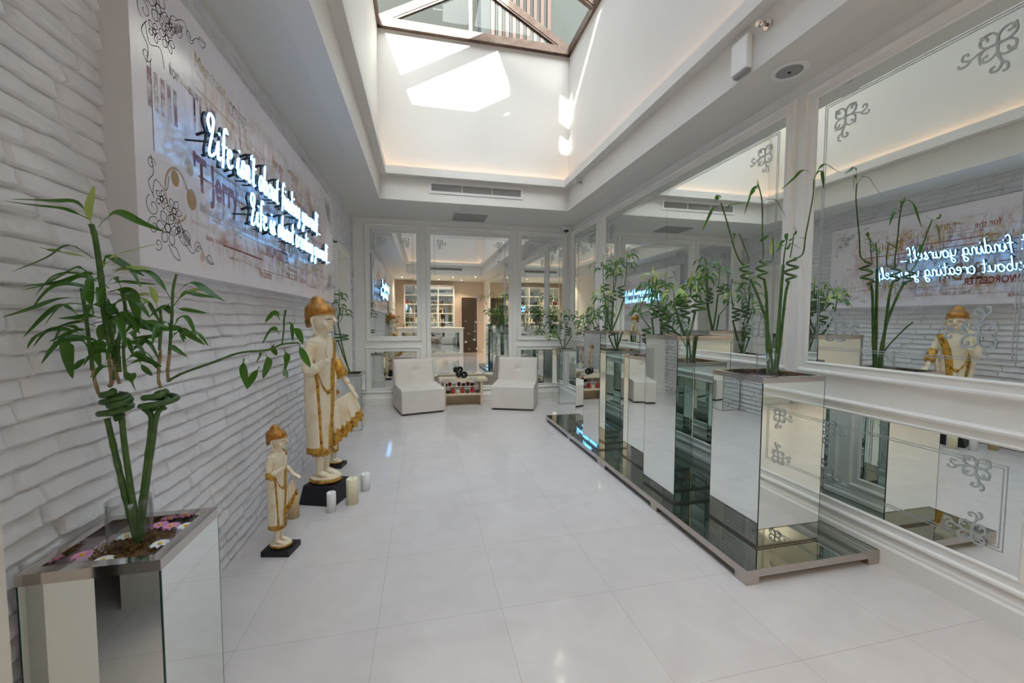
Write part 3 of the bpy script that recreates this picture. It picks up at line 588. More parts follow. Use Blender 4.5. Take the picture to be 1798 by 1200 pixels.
def neon(line, y0, y1, z0, z1, H, label):
    b = empty('neon_sign', (NX, y0, z0)); tag(b, label, 'neon sign', 'two lines of neon handwriting on the printed board')
    W_ = sum(.30 if ch == ' ' else G[ch][0] for ch in line); k = (y1-y0)/W_; x = 0
    for word in line.split(' '):
        tb = MB(); bk = MB()
        for ch in word:
            for stt in G[ch][1]:
                pts = cr([(p[0], p[1], 0) for p in stt], 6)
                Q = [Vector((NX, y0+(x+p.x+p.y*.10)*k, z0+(z1-z0)*(x+p.x)/W_+p.y*H)) for p in pts]
                tb.tube(Q, .0052, 6); e1 = Q[0]
                bk.tube([q+Vector((-.020, 0, .002)) for q in Q], .0058, 6)
                bk.tube([e1, e1+Vector((-.03, 0, 0)), e1+Vector((-.055, 0, -.012))], .0062, 6)
            x += G[ch][0]
        xs = [p[1] for p in tb.v]; zs = sum(p[2] for p in tb.v)/len(tb.v)
        ym = min(xs)+.02; bk.tube([(NX-.012, ym, zs-.02), (NX-.012, (ym+max(xs))/2, zs-.012), (NX-.012, max(xs)-.02, zs-.02)], .0055, 6)
        for yy in (ym, max(xs)-.02): bk.tube([(NX-.012, yy, zs-.02), (BX, yy, zs-.02)], .004, 6)
        o = tb.build('glowing_word', 'neon', b); o.location = -b.location
        o = bk.build('tube_support', 'black', b); o.location = -b.location
        x += .30
neon("Life isn't about finding yourself..", 1.87, 3.70, 1.985, 2.02, .155, 'upper line of blue-white neon handwriting reading about finding yourself')
neon("Life is about creating yourself..", 2.27, 4.02, 1.795, 1.83, .145, 'lower line of blue-white neon handwriting reading about creating yourself')

# ------------------------------------------------------------------ mirrored planters and their platform
def flower(loc, m, label, grp, r=.022, cat='flower'):
    f = empty('artificial_flower', loc); tag(f, label, cat, grp)
    p = MB(); n = 9
    for i in range(n):
        a = 2*math.pi*i/n+random.random()*.2; d_ = Vector((math.cos(a), math.sin(a), 0)); s_ = Vector((-d_.y, d_.x, 0))*r*.26
        c0 = Vector((0, 0, .004)); p.add([c0+d_*r*.2-s_*.5, c0+d_*r*.7-s_+Vector((0, 0, .004)), c0+d_*r+Vector((0, 0, .0)), c0+d_*r*.7+s_+Vector((0, 0, .004)), c0+d_*r*.2+s_*.5], [(0, 1, 2, 3, 4)])
    p.build('petals', m, f); MB().sphere((0, 0, .005), r*.22, 8, 5).build('centre', 'yellow', f); return f
def planter(x0, x1, y0, y1, z0, z1, label, grp=None, rim=.022):
    b = empty('mirrored_planter', ((x0+x1)/2, (y0+y1)/2, z0)); tag(b, label, 'planter', grp); hx, hy, h = (x1-x0)/2, (y1-y0)/2, z1-z0; t_ = .005
    for sx, sy in ((0, -1), (0, 1), (-1, 0), (1, 0)):
        if sx == 0: m = MB().box(-hx+.004, hx-.004, min(sy*(hy-t_), sy*hy), max(sy*(hy-t_), sy*hy), .012, h-.03)
        else: m = MB().box(min(sx*(hx-t_), sx*hx), max(sx*(hx-t_), sx*hx), -hy+.004, hy-.004, .012, h-.03)
        m.build('mirror_panel', 'mirror', b)
    ed = MB()
    for sx in (-1, 1):
        for sy in (-1, 1): ed.box(sx*hx-(.004 if sx > 0 else 0), sx*hx+(.004 if sx < 0 else 0), sy*hy-(.004 if sy > 0 else 0), sy*hy+(.004 if sy < 0 else 0), .01, h-.03)
    ed.build('edge_strip', 'glass_edge', b)
    MB().box(-hx+.004, hx-.004, -hy+.004, hy-.004, 0, .012).build('base', 'steel', b)
    MB().frame((0, 0, h), (1, 0, 0), (0, 1, 0), (0, 0, 1), -hx+rim, hx-rim, -hy+rim, hy-rim, [(-.002, -.05), (0, 0), (rim+.002, 0), (rim+.002, -.03), (rim-.003, -.03)]).build('rim', 'chrome', b)
    MB().box(-hx+rim-.003, hx-rim+.003, -hy+rim-.003, hy-rim+.003, h-.06, h-.045).build('tray', 'tray_mauve', b)
    return b
PT = .0756
pf = empty('mirror_platform', (1.97, 1.58, 0)); tag(pf, 'near half of the low steel plinth with dark mirror top under the planters', 'platform', 'two joined plinths')
LEN = 1.63; PX0, PX1 = 1.535, XR-.028; wx = PX1-PX0
MB().frame((-wx/2, 0, PT), (1, 0, 0), (0, 1, 0), (0, 0, 1), .004, wx-.004, .004, LEN-.004, [(0, -.004), (0, 0), (.004, 0), (.004, -.038), (-.02, -.038)]).build('steel_edge', 'steel', pf)
pf.location.x = (PX0+PX1)/2
MB().box(-wx/2+.004, wx/2-.004, .004, LEN-.004, PT-.012, PT-.002).build('mirror_top', 'dark_mirror', pf)
for yy in (0, LEN/2-.05, LEN-.075):
    for xx in (-wx/2, wx/2-.075): MB().box(xx+.0005, xx+.0745, yy+.0005, yy+.0745, 0, PT-.038).build('foot', 'steel', pf)
pf2 = copy_tree(pf); pf2.location.y = 1.58+LEN+.002; tag(pf2, 'far half of the low steel plinth with dark mirror top under the planters', 'platform', 'two joined plinths')
PG = 'mirrored planters in a row on the plinth'
T = [(1.75, 2.16, 1.74, 2.11, 1.0, 'nearest low mirrored planter on the plinth, holding tall sparse curled bamboo'),
     (1.625, 2.035, 2.29, 2.67, 1.2, 'second mirrored planter on the plinth, a tall one overlapping the first'),
     (1.76, 2.17, 2.86, 3.24, 1.0, 'third mirrored planter on the plinth, a low one between the two tall ones'),
     (1.61, 2.02, 3.42, 3.80, 1.2, 'fourth mirrored planter on the plinth, the farther tall one'),
     (1.765, 2.175, 4.02, 4.40, 1.0, 'fifth and farthest mirrored planter on the plinth, a low one')]
for x0, x1, y0, y1, z1, l in T: planter(x0, x1, y0, y1, PT, z1, l, PG)
planter(2.04, 2.365, 5.78, 6.10, 0, .855, 'mirrored planter standing on the floor in the back right corner')
planter(-1.0, -.69, 1.205, 1.51, 0, .66, 'mirrored planter in the left foreground, filled with flowers and moss', rim=.03)
planter(-.99, -.705, 4.86, 5.14, 0, .67, 'mirrored planter behind the big statue, below the doorway', rim=.025)

def vase(c_, r, h, label):
    o = MB().lathe([(r*.96, 0), (r, .004), (r, h), (r-.0025, h), (r-.0025, .01)], c_, 32, caps=False).build('glass_vase', 'clear_glass', recalc=False)
    return tag(o, label, 'vase')
vase((-.85, 1.36, .617), .052, .155, 'clear glass cylinder vase in the left foreground planter'); vase((1.955, 1.925, .957), .052, .16, 'clear glass cylinder vase in the nearest planter on the plinth')
vase((1.83, 2.48, 1.157), .045, .13, 'clear glass cylinder vase in the nearer tall planter')
# moss and flowers
ms = MB(); rr = random.Random(2)
for i in range(900):
    a = rr.uniform(0, 6.28); R_ = rr.uniform(.0, .10); p0 = Vector((-.845+R_*math.cos(a)*.95, 1.36+R_*math.sin(a), .622+rr.uniform(0, .02)*(1-R_/.12)))
    p1 = p0+Vector((rr.uniform(-.025, .025), rr.uniform(-.025, .025), rr.uniform(-.002, .008))); ms.tube([p0, (p0+p1)/2+Vector((0, 0, .006)), p1], .0012, 3, cap=False)
tag(ms.build('dried_moss', 'moss'), 'bed of shredded brown moss round the vase in the left foreground planter', 'moss', kind='stuff')
FG = 'artificial flowers in the left planter'
for x, y, m, l in ((-.935, 1.31, 'pink', 'pink artificial flower on the moss at the brick side'), (-.79, 1.44, 'pink', 'pink artificial flower behind the vase, on the room side'), (-.745, 1.43, 'petal_white', 'white artificial daisy at the far right rim of the moss'),
                   (-.885, 1.40, 'petal_white', 'white artificial daisy left of the glass vase'), (-.83, 1.455, 'pink', 'pink artificial flower just behind the bamboo stalks'), (-.76, 1.33, 'petal_white', 'white artificial daisy on the room side of the vase, nearer the rim'), (-.86, 1.27, 'petal_white', 'white artificial daisy in front of the bamboo stalks')):
    flower((x, y, .636), m, l, FG, .026)
for i, (x, y, m) in enumerate(((1.86, 1.86, 'petal_white'), (1.87, 1.95, 'petal_white'), (2.05, 1.88, 'petal_white'), (1.90, 2.03, 'pink'), (2.04, 1.99, 'pink'))):
    flower((x, y, .956), m, 'small %s artificial flower on the nearest planter tray, %s' % (('white', 'white', 'white', 'pink', 'pink')[i], ('closest to the room', 'in front of the vase', 'right of the vase', 'behind the vase at the left', 'behind the vase at the right')[i]), 'flowers on the nearest planter', .018)

# ------------------------------------------------------------------ lucky bamboo
def leaf(mb, pts, w, rnd, pet=.22):
    P = cr(pts, 5 if len(pts) > 2 else 8); N = len(P); ref = Vector((rnd.uniform(-.5, .5), -.7+rnd.uniform(-.5, .5), .8)).normalized()
    V = []
    for i, p in enumerate(P):
        t = i/(N-1); tan = (P[min(i+1, N-1)]-P[max(i-1, 0)]).normalized(); side = tan.cross(ref)
        side = side.normalized() if side.length > .05 else tan.orthogonal().normalized()
        nrm = side.cross(tan)
        if t < pet: ww = .07*w+.03*w*t
        else:
            s_ = (t-pet)/(1-pet); ww = w*.5*(math.sin(math.pi*min(1, s_**.75))**.8 if s_ < 1 else 0)+.05*w*(1-s_)
        V += [p+side*ww+nrm*ww*.35, p, p-side*ww+nrm*ww*.35]
    Fc = []
    for i in range(N-1): Fc += [(3*i, 3*i+1, 3*i+4, 3*i+3), (3*i+1, 3*i+2, 3*i+5, 3*i+4)]
    mb.add(V, Fc, True)
def stalk(mb, pts, r0, r1, n=8, node=.035, dens=6):
    P = cr(pts, dens); L = 0; R = []; Q = []
    for i, p in enumerate(P):
        if i: L += (p-P[i-1]).length
        tt = i/(len(P)-1); r = r0+(r1-r0)*tt; Q.append(p); R.append(r*(1+.16*(abs(((L/node) % 1)-.5) > .36)))
    mb.tube(Q, R, n)
def helix(c0, up, r, turns, pitch, a0, n=12):
    up = Vector(up); return [Vector(c0)+Vector((r*math.cos(a0+2*math.pi*i/n), r*math.sin(a0+2*math.pi*i/n), pitch*i/n)) for i in range(int(turns*n)+1)]
def cluster(lm, tip, rnd, n, L, w, up=.5, sp=1):
    for i in range(n):
        a = 2*math.pi*(i/n)+rnd.uniform(-.5, .5); l = L*rnd.uniform(.65, 1.15); d_ = Vector((math.cos(a), math.sin(a), 0)); b = Vector(tip)+Vector((0, 0, -rnd.uniform(0, .05)))
        k = rnd.uniform(.5, 1)*up
        leaf(lm, [b, b+d_*l*.35*sp+Vector((0, 0, l*.42*k)), b+d_*l*.72*sp+Vector((0, 0, l*(.35*k))), b+d_*l*sp+Vector((0, 0, l*(.35*k-.42)))], w*rnd.uniform(.8, 1.2), rnd)
def plant(base_, label, seed, stalks, grp=None, leafL=.11, leafW=.018, pale=.2):
    """stalks: (lean x, lean y, height, turns, coil radius, shoots[(dx,dy,dz,leaves)])"""
    rnd = random.Random(seed); b = empty('lucky_bamboo', base_); tag(b, label, 'plant', grp)
    for (lx, ly, h, turns, cr_, shoots) in stalks:
        sm = MB(); lm = MB(); lp = MB(); a0 = rnd.uniform(0, 6.28); s0 = Vector((rnd.uniform(-.02, .02), rnd.uniform(-.02, .02), .002)); c0 = Vector((lx, ly, h)); pitch = .040
        H = helix(c0, (0, 0, 1), cr_, turns, pitch, a0) if turns else [c0]
        pts = [s0, s0.lerp(H[0], .5)+Vector((lx*.08, ly*.08, 0)), s0.lerp(H[0], .88)]
        P = cr(pts+[H[0]], 5)+H[1:]
        L = 0; R = []
        for i, p in enumerate(P):
            if i: L += (p-P[i-1]).length
            R.append(.0074*(1+.15*(abs(((L/.035) % 1)-.5) > .36)))
        sm.tube(P, R, 7); top = P[-1]
        for (dx, dy, dz, nl) in shoots:
            e1 = top+Vector((dx, dy, dz)); md = top.lerp(e1, .5)+Vector((dx*.25, dy*.25, -.01))
            stalk(sm, [top, md, e1], .0045, .0028, 6)
            cluster(lp if rnd.random() < pale else lm, e1, rnd, nl, leafL, leafW)
            cluster(lm, e1-Vector((0, 0, .05)), rnd, max(2, nl-2), leafL*.85, leafW)
            leaf(lp, [e1, e1+Vector((0, 0, leafL*.3)), e1+Vector((.004, 0, leafL*.6))], leafW*.8, rnd, .05)
            if nl > 3: cluster(lm, md.lerp(e1, .5), rnd, 3, leafL*.9, leafW)
        st_ = sm.build('stalk', 'stem', b, recalc=False)
        if lm.v: lm.build('leaves', 'leaf', st_, recalc=False)
        if lp.v: lp.build('young_leaf', 'leaf_pale', st_, recalc=False)
    return b
def pixplant(name_label, base_, Y, stalks, leaves, pale, coils=(), seed=1, brown=(), lw=.016, jit=.05, cw=.0068, extra=(), ws=1.0):
    """a plant whose stalk and leaf paths were measured off the photograph at the planter's own depth"""
    rnd = random.Random(seed); b = empty('lucky_bamboo', base_); tag(b, name_label, 'plant'); inv = -Vector(base_)
    def W3(p, dy=0):
        q = at(p[0], p[1], 1, Y+dy)
        return q if q.x > XL+.05 else at(p[0], p[1], 0, XL+.05)
    for sp_ in stalks:
        sm = MB(); r0, r1 = sp_[0]; stalk(sm, [W3(p, p[2] if len(p) > 2 else 0) for p in sp_[1]], r0, r1, 8, .03, 7)
        o = sm.build('stalk', 'stem', b, recalc=False); o.location = inv
    for (a, c_, cx, cy_, rx, turns, dy) in coils:   # coil from bottom pixel y a to top pixel y c_ around pixel x cx
        top = W3((cx[1], c_), dy); bot = W3((cx[0], a), dy); n = int(turns*14); pts = []
        for i in range(n+1):
            t = i/n; ang = cy_+2*math.pi*turns*t; p = bot.lerp(top, t); q = min(1, t*turns*3.5, (1-t)*turns*3.5)*rx; pts.append(p+Vector((q*math.cos(ang), q*.8*math.sin(ang), 0)))
        sm = MB(); sm.tube(pts, [cw*(1+.12*(i % 4 == 0)) for i in range(n+1)], 9); o = sm.build('coiled_stalk', 'stem', b, recalc=False); o.location = inv
    for sp_ in brown:
        sm = MB(); r0, r1 = sp_[0]; stalk(sm, [W3(p, p[2] if len(p) > 2 else 0) for p in sp_[1]], r0, r1, 7, .018, 6)
        o = sm.build('bare_stalk', 'stem_brown', b, recalc=False); o.location = inv
    for nm, LS, m in (('leaves', leaves, 'leaf'), ('pale_leaves', pale, 'leaf_pale')):
        lm = MB()
        if m == 'leaf':
            for (ex, ey, en, eL, eW) in extra: cluster(lm, W3((ex, ey), rnd.uniform(-.04, .04)), rnd, en, eL, eW, .6)
        for l in LS:
            w_ = lw
            if isinstance(l[0], (int, float)): w_ = l[0]; l = l[1:]
            off = rnd.uniform(-jit, jit); n = len(l)
            leaf(lm, [W3(p, off*i/(n-1)) for i, p in enumerate(l)], w_*ws, rnd)
        if lm.v: o = lm.build(nm, m, b, recalc=False); o.location = inv
    return b
def zz(ox, oy, s_): return lambda *p: [(ox+a[0]/s_, oy+a[1]/s_)+tuple(a[2:]) for a in p]
K = zz(1220, 280, 3.158)
bx_ = (1.955, 1.925, .96)
pixplant('tall sparse bamboo with four curled stalks in the nearest planter on the plinth', bx_, 1.925,
  [((.0075, .0065), K((432, 1195), (420, 1050), (395, 900), (350, 760), (308, 665))), ((.0045, .0035), K((268, 588), (240, 545), (215, 480), (185, 370), (145, 240))),
   ((.0032, .0025), K((290, 578), (300, 560), (280, 500), (245, 410))),
   ((.0078, .0065), K((405, 1195), (408, 1050), (400, 820), (396, 740), (384, 662))), ((.0042, .003), K((368, 562), (380, 530), (375, 400), (372, 230), (350, 135))),
   ((.003, .0025), K((395, 566), (425, 565), (436, 520), (432, 430))),
   ((.009, .0075), K((440, 1195), (455, 1050), (470, 850), (485, 650), (490, 585))), ((.0035, .003), K((490, 585), (500, 500), (515, 430))), ((.003, .0025), K((528, 545), (540, 480), (550, 410))),
   ((.0085, .0065), K((450, 1195), (470, 1050), (492, 850), (505, 740), (520, 678))), ((.0042, .003), K((560, 550), (600, 520), (615, 420), (640, 290), (657, 190), (660, 110))),
   ((.004, .004), K((410, 1195), (398, 1080), (396, 960, -.05), (390, 900, -.08)))],
  [[.024]+K((132, 250), (118, 225), (132, 205), (145, 215)), K((145, 250), (100, 275), (75, 320), (40, 400)), [.011]+K((175, 310), (185, 262), (230, 248), (305, 240)), K((360, 180), (350, 150), (315, 175), (290, 250), (272, 310)), [.022]+K((352, 165), (335, 165), (310, 200)),
   K((372, 250), (400, 225), (445, 228), (480, 280), (508, 328)), K((655, 110), (630, 68), (590, 66), (545, 110), (475, 172)), K((662, 100), (690, 50), (725, 28), (770, 55), (821, 82)), [.02]+K((660, 110), (685, 70), (705, 80), (714, 165)),
   [.02]+K((225, 410), (215, 420), (220, 480)), K((375, 465), (365, 455), (390, 435), (412, 420)), K((610, 440), (600, 438), (575, 436)), [.02]+K((515, 470), (505, 430), (515, 410)), K((510, 480), (540, 470), (590, 500)), K((505, 485), (480, 480), (455, 515)), K((500, 480), (510, 500), (530, 470)), K((545, 430), (560, 400), (550, 375)), K((510, 450), (490, 455), (465, 485)), K((520, 460), (535, 445), (560, 440))],
  [[.012]+K((450, 500), (452, 470), (448, 430)), [.01]+K((352, 165), (350, 140), (347, 112)), K((432, 500), (420, 520), (428, 430))],
  coils=[(280+665/3.158, 280+585/3.158, (1220+290/3.158, 1220+278/3.158), 0, .031, 2, 0), (280+662/3.158, 280+560/3.158, (1220+374/3.158, 1220+368/3.158), 1, .027, 2.2, 0), (280+680/3.158, 280+548/3.158, (1220+520/3.158, 1220+550/3.158), 2, .033, 2.6, .01)], seed=3)
A = zz(0, 300, 2.857); B = zz(0, 700, 2.4); Cc = zz(420, 500, 2.4)
pixplant('large leafy bamboo with coiled stalks in the left foreground planter', (-.85, 1.36, .62), 1.36,
  [((.0085, .007), [(236, 968), (240, 950), (222, 880), (204, 804), (188, 735)]), ((.0085, .007), [(238, 968), (240, 930), (221, 800), (214, 735)]),
   ((.0085, .007), [(241, 968), (250, 880), (262, 783), (266, 733), (252, 718)]), ((.008, .007), [(244, 968), (258, 850), (274, 735), (290, 716)]),
   ((.007, .0065), A((560, 900), (520, 700), (515, 600), (480, 350), (458, 270))), ((.005, .004), A((465, 1000), (440, 800), (410, 590))), ((.0045, .004), A((600, 1010), (595, 850), (630, 720), (610, 600))),
   ((.004, .0035), A((800, 900), (808, 760), (802, 690))), ((.0042, .003), A((850, 920), (862, 740), (868, 600), (885, 520))),
   ((.0035, .003), A((845, 1055), (920, 1015), (1060, 965), (1200, 915))+Cc((120, 275), (180, 252), (250, 245))), ((.0025, .002), Cc((180, 252), (188, 190), (190, 130))),
   ((.004, .003), A((575, 1050), (575, 920), (560, 800), (545, 650))), ((.004, .003), A((630, 1040), (620, 900), (625, 760), (640, 700)))],
  [[.022, (160, 387), (120, 370), (60, 362), (0, 352)], [.018, (158, 384), (135, 356), (90, 354), (18, 350)], [.03, (172, 400), (195, 378), (215, 376), (250, 393), (290, 408)],
   [.026, (165, 455), (122, 432), (80, 455), (18, 479)], [.036, (182, 462), (190, 452), (222, 470), (254, 486)], [.028]+A((470, 540), (400, 487), (330, 520), (220, 575), (110, 600)), [.024]+A((420, 640), (300, 645), (150, 700), (10, 738)),
   [.022]+A((470, 560), (410, 530), (300, 565), (110, 580)), [.022]+A((520, 580), (600, 560), (700, 568), (790, 572)), [.034]+A((545, 610), (600, 598), (660, 620), (685, 700), (692, 775)), [.034]+A((470, 720), (455, 640), (460, 560), (485, 555)),
   [.02]+A((430, 760), (330, 680), (250, 710), (115, 838)), [.024]+A((480, 780), (390, 760), (300, 790), (190, 830), (135, 895)), [.018]+A((470, 800), (400, 800), (330, 825), (245, 860)), [.036]+A((450, 900), (410, 850), (345, 858), (345, 950), (365, 1045)),
   [.026]+A((530, 700), (640, 740), (760, 790), (910, 800)), [.036]+A((540, 930), (510, 880), (475, 885), (505, 990)), [.03]+A((560, 780), (520, 790), (500, 850)), [.028]+A((870, 640), (930, 575), (985, 572), (1060, 620), (1130, 658)),
   [.024]+A((870, 680), (930, 615), (1000, 628), (1110, 640)), [.016]+A((880, 690), (940, 700), (1040, 716)), [.024]+A((862, 800), (900, 742), (940, 745), (985, 835)), [.022]+A((860, 840), (910, 800), (960, 830), (1030, 876)),
   [.018]+A((855, 870), (870, 890), (940, 936)), [.018]+A((860, 650), (810, 570), (740, 508), (640, 510)), [.022]+A((620, 850), (700, 840), (800, 830), (740, 790)), [.03]+A((640, 880), (700, 880), (740, 840), (655, 912)),
   [.022]+A((620, 960), (680, 925), (740, 950), (815, 985)), [.032]+A((635, 970), (640, 1010), (665, 1050), (682, 1108)), [.03]+A((870, 700), (820, 690), (750, 735)), [.03]+A((860, 660), (840, 690), (850, 720)), [.024]+A((560, 700), (600, 730), (650, 770), (700, 790)),
   [.022]+A((520, 740), (450, 730), (380, 740), (290, 742)), [.02]+A((480, 520), (440, 520), (370, 530)), [.03]+A((540, 640), (550, 680), (570, 720), (545, 690)), [.03]+A((700, 730), (720, 760), (760, 790), (770, 800)), [.028]+A((600, 860), (590, 900), (560, 950)),
   [.02]+A((440, 930), (400, 970), (370, 1000)), [.018]+A((540, 960), (490, 1000), (450, 1045)), [.02]+A((600, 640), (560, 700), (545, 760)), [.018]+A((700, 960), (730, 1000), (765, 1030)),
   [.03]+Cc((20, 310), (15, 370), (34, 440)), [.026]+Cc((85, 345), (60, 390), (30, 442)), [.026]+Cc((112, 295), (122, 330), (100, 396)), [.018]+Cc((85, 278), (92, 300), (72, 330)), [.026]+Cc((170, 210), (140, 190), (98, 252)), [.024]+Cc((172, 150), (150, 122), (108, 160)),
   [.024]+Cc((190, 140), (200, 110), (185, 182)), [.024]+Cc((155, 245), (145, 265), (158, 300)), [.028]+Cc((188, 270), (205, 320), (186, 390)), [.024]+Cc((195, 170), (215, 170), (225, 240)), [.028]+Cc((225, 180), (245, 200), (268, 252)), [.028]+Cc((250, 245), (270, 300), (300, 350)), [.014]+Cc((190, 350), (195, 370), (205, 395))],
  [[.027, (163, 402), (157, 375), (161, 350), (166, 326)], [.014, (200, 448), (225, 442), (277, 428)], [.02]+A((560, 500), (640, 492), (760, 490)), [.024]+A((570, 610), (650, 632), (760, 615)), [.022]+A((790, 690), (770, 620), (745, 580)), [.02]+A((200, 385), (300, 410), (430, 432)),
   [.016]+A((560, 480), (590, 430), (545, 440)), [.018]+A((690, 690), (740, 655), (700, 660)), [.02]+A((460, 740), (400, 760), (330, 770)), [.02]+A((900, 620), (980, 600), (1040, 600)), [.02]+A((520, 480), (530, 460), (515, 500))],
  coils=[(736, 692, (201, 208), 0, .034, 2.2, .01), (716, 686, (214, 198), 2.5, .028, 1.5, -.012), (718, 690, (268, 279), 1, .030, 1.9, 0), (712, 686, (289, 293), 3, .026, 1.3, .012)], seed=4,
  brown=[((.0045, .0045), A((545, 1080), (560, 1060), (540, 900))), ((.004, .004), A((495, 1120), (475, 1050), (465, 980))), ((.004, .004), A((810, 1090), (795, 1040), (805, 900))), ((.0042, .004), A((845, 1060), (842, 1000), (852, 900))), ((.004, .004), A((600, 1070), (580, 1000), (560, 880)))], lw=.02, jit=.022, cw=.0085, ws=.8, extra=[(190, 480, 4, .13, .015), (186, 515, 5, .15, .017), (188, 545, 5, .15, .017), (150, 560, 4, .12, .014), (195, 585, 5, .14, .016), (215, 590, 4, .11, .014), (300, 570, 4, .10, .013), (282, 560, 3, .1, .013), (215, 625, 4, .1, .013)])
# remaining plants: (lean x, lean y, height of coil, turns, coil radius, shoots)
plant((1.83, 2.48, 1.16), 'bushy bamboo with two wide coils in the nearer tall planter', 11,
      [(-.02, .02, .22, 2.5, .05, [(0, 0, .10, 3)]), (.07, -.03, .20, 2, .045, [(.02, 0, .16, 4), (-.05, 0, .10, 3)]), (-.13, .06, .10, 2.2, .035, [(-.10, 0, .22, 5)]), (-.08, -.04, .12, 0, 0, [(-.06, .0, .22, 6)]), (.02, .05, .16, 1.5, .03, [(.03, .02, .10, 4)])], leafL=.12, leafW=.022, pale=.35)
plant((1.97, 3.05, .96), 'slim bamboo with pale shoots in the low planter between the two tall ones', 12,
      [(-.03, 0, .36, 3, .03, [(0, 0, .26, 5), (.05, 0, .16, 3)]), (.06, .02, .34, 3, .03, [(.03, 0, .24, 5)]), (.02, -.06, .24, 2, .03, [(-.06, 0, .26, 5)]), (-.08, .05, .18, 2.5, .035, [(-.10, 0, .2, 6)])], leafL=.12)
plant((1.815, 3.61, 1.16), 'bamboo with yellow green tops in the farther tall planter', 13,
      [(-.07, 0, .42, 2, .035, [(-.01, 0, .22, 4)]), (.03, .03, .32, 3, .028, [(.0, 0, .26, 7), (.03, 0, .2, 5)]), (.09, -.02, .36, 3, .03, [(.02, 0, .28, 7)]), (-.02, -.05, .2, 0, 0, [(-.12, 0, .22, 6)])], leafL=.13, leafW=.02, pale=.6)
plant((1.97, 4.21, .96), 'dark green bamboo in the farthest low planter on the plinth', 14,
      [(-.03, .02, .20, 2, .03, [(-.05, 0, .2, 6)]), (.06, -.02, .22, 2, .03, [(.03, 0, .2, 6)]), (0, -.06, .16, 1.5, .03, [(-.02, 0, .22, 6)]), (-.09, -.02, .14, 2, .03, [(-.09, 0, .14, 6)])], leafL=.12, leafW=.02)
plant((2.17, 5.93, .815), 'small bamboo leaning two ways in the back corner planter', 15,
      [(.08, 0, .24, 3.5, .045, [(-.04, 0, .26, 5), (.05, 0, .20, 4)]), (-.07, .02, .22, 0, 0, [(-.08, 0, .10, 5), (-.12, -.03, .04, 4)]), (.03, .03, .2, 0, 0, [(.0, 0, .25, 4)])], leafL=.13, leafW=.02)
plant((-.83, 5.0, .625), 'thin bamboo stalks with flat coils behind the big statue', 16,
      [(-.11, 0, .42, 2.3, .075, [(-.03, 0, .45, 3)]), (-.15, .02, .62, 0, 0, [(.02, 0, .35, 5), (.06, 0, .18, 5)])], leafL=.12, leafW=.02)

# ------------------------------------------------------------------ statues
def remesh(mb, name, m, parent, vox, smooth=2):
    me = mb.mesh(name); o = bpy.data.objects.new(name, me); COL.objects.link(o)
    r = o.modifiers.new('r', 'REMESH'); r.mode = 'VOXEL'; r.voxel_size = vox; r.use_smooth_shade = True
    s_ = o.modifiers.new('s', 'SMOOTH'); s_.iterations = smooth; s_.factor = .5
    dg = bpy.context.evaluated_depsgraph_get(); me2 = bpy.data.meshes.new_from_object(o.evaluated_get(dg)); bpy.data.objects.remove(o)
    me2.name = name; me2.materials.clear(); me2.materials.append(M[m]); me2.polygons.foreach_set('use_smooth', [True]*len(me2.polygons))
    o = bpy.data.objects.new(name, me2); COL.objects.link(o); o.parent = parent; return o
def interp(tab, z):
    for i in range(len(tab)-1):
        if tab[i][0] <= z <= tab[i+1][0]:
            t = (z-tab[i][0])/(tab[i+1][0]-tab[i][0]); t = t*t*(3-2*t); return [a+(b-a)*t for a, b in zip(tab[i][1:], tab[i+1][1:])]
    return tab[0][1:] if z < tab[0][0] else tab[-1][1:]
BODY = [(.20, .0, .0, .056, .066), (.24, 0, 0, .060, .070), (.42, .0, 0, .064, .082), (.60, .0, 0, .072, .096), (.72, 0, 0, .070, .100), (.84, 0, 0, .068, .108), (.92, 0, 0, .074, .120), (.985, -.003, 0, .070, .138), (1.02, -.005, 0, .058, .140), (1.045, -.008, 0, .044, .095), (1.06, -.006, 0, .034, .046), (1.11, 0, 0, .030, .032)]
def body_pt(z, a, off=0):
    cx_, cy__, rx, ry = interp(BODY, z); p = 2.4; ca, sa = math.cos(a), math.sin(a)
    q = (abs(ca)**p+abs(sa)**p)**(-1/p)
    return Vector((cx_+(rx+off)*ca*q, cy__+(ry+off)*sa*q, z))
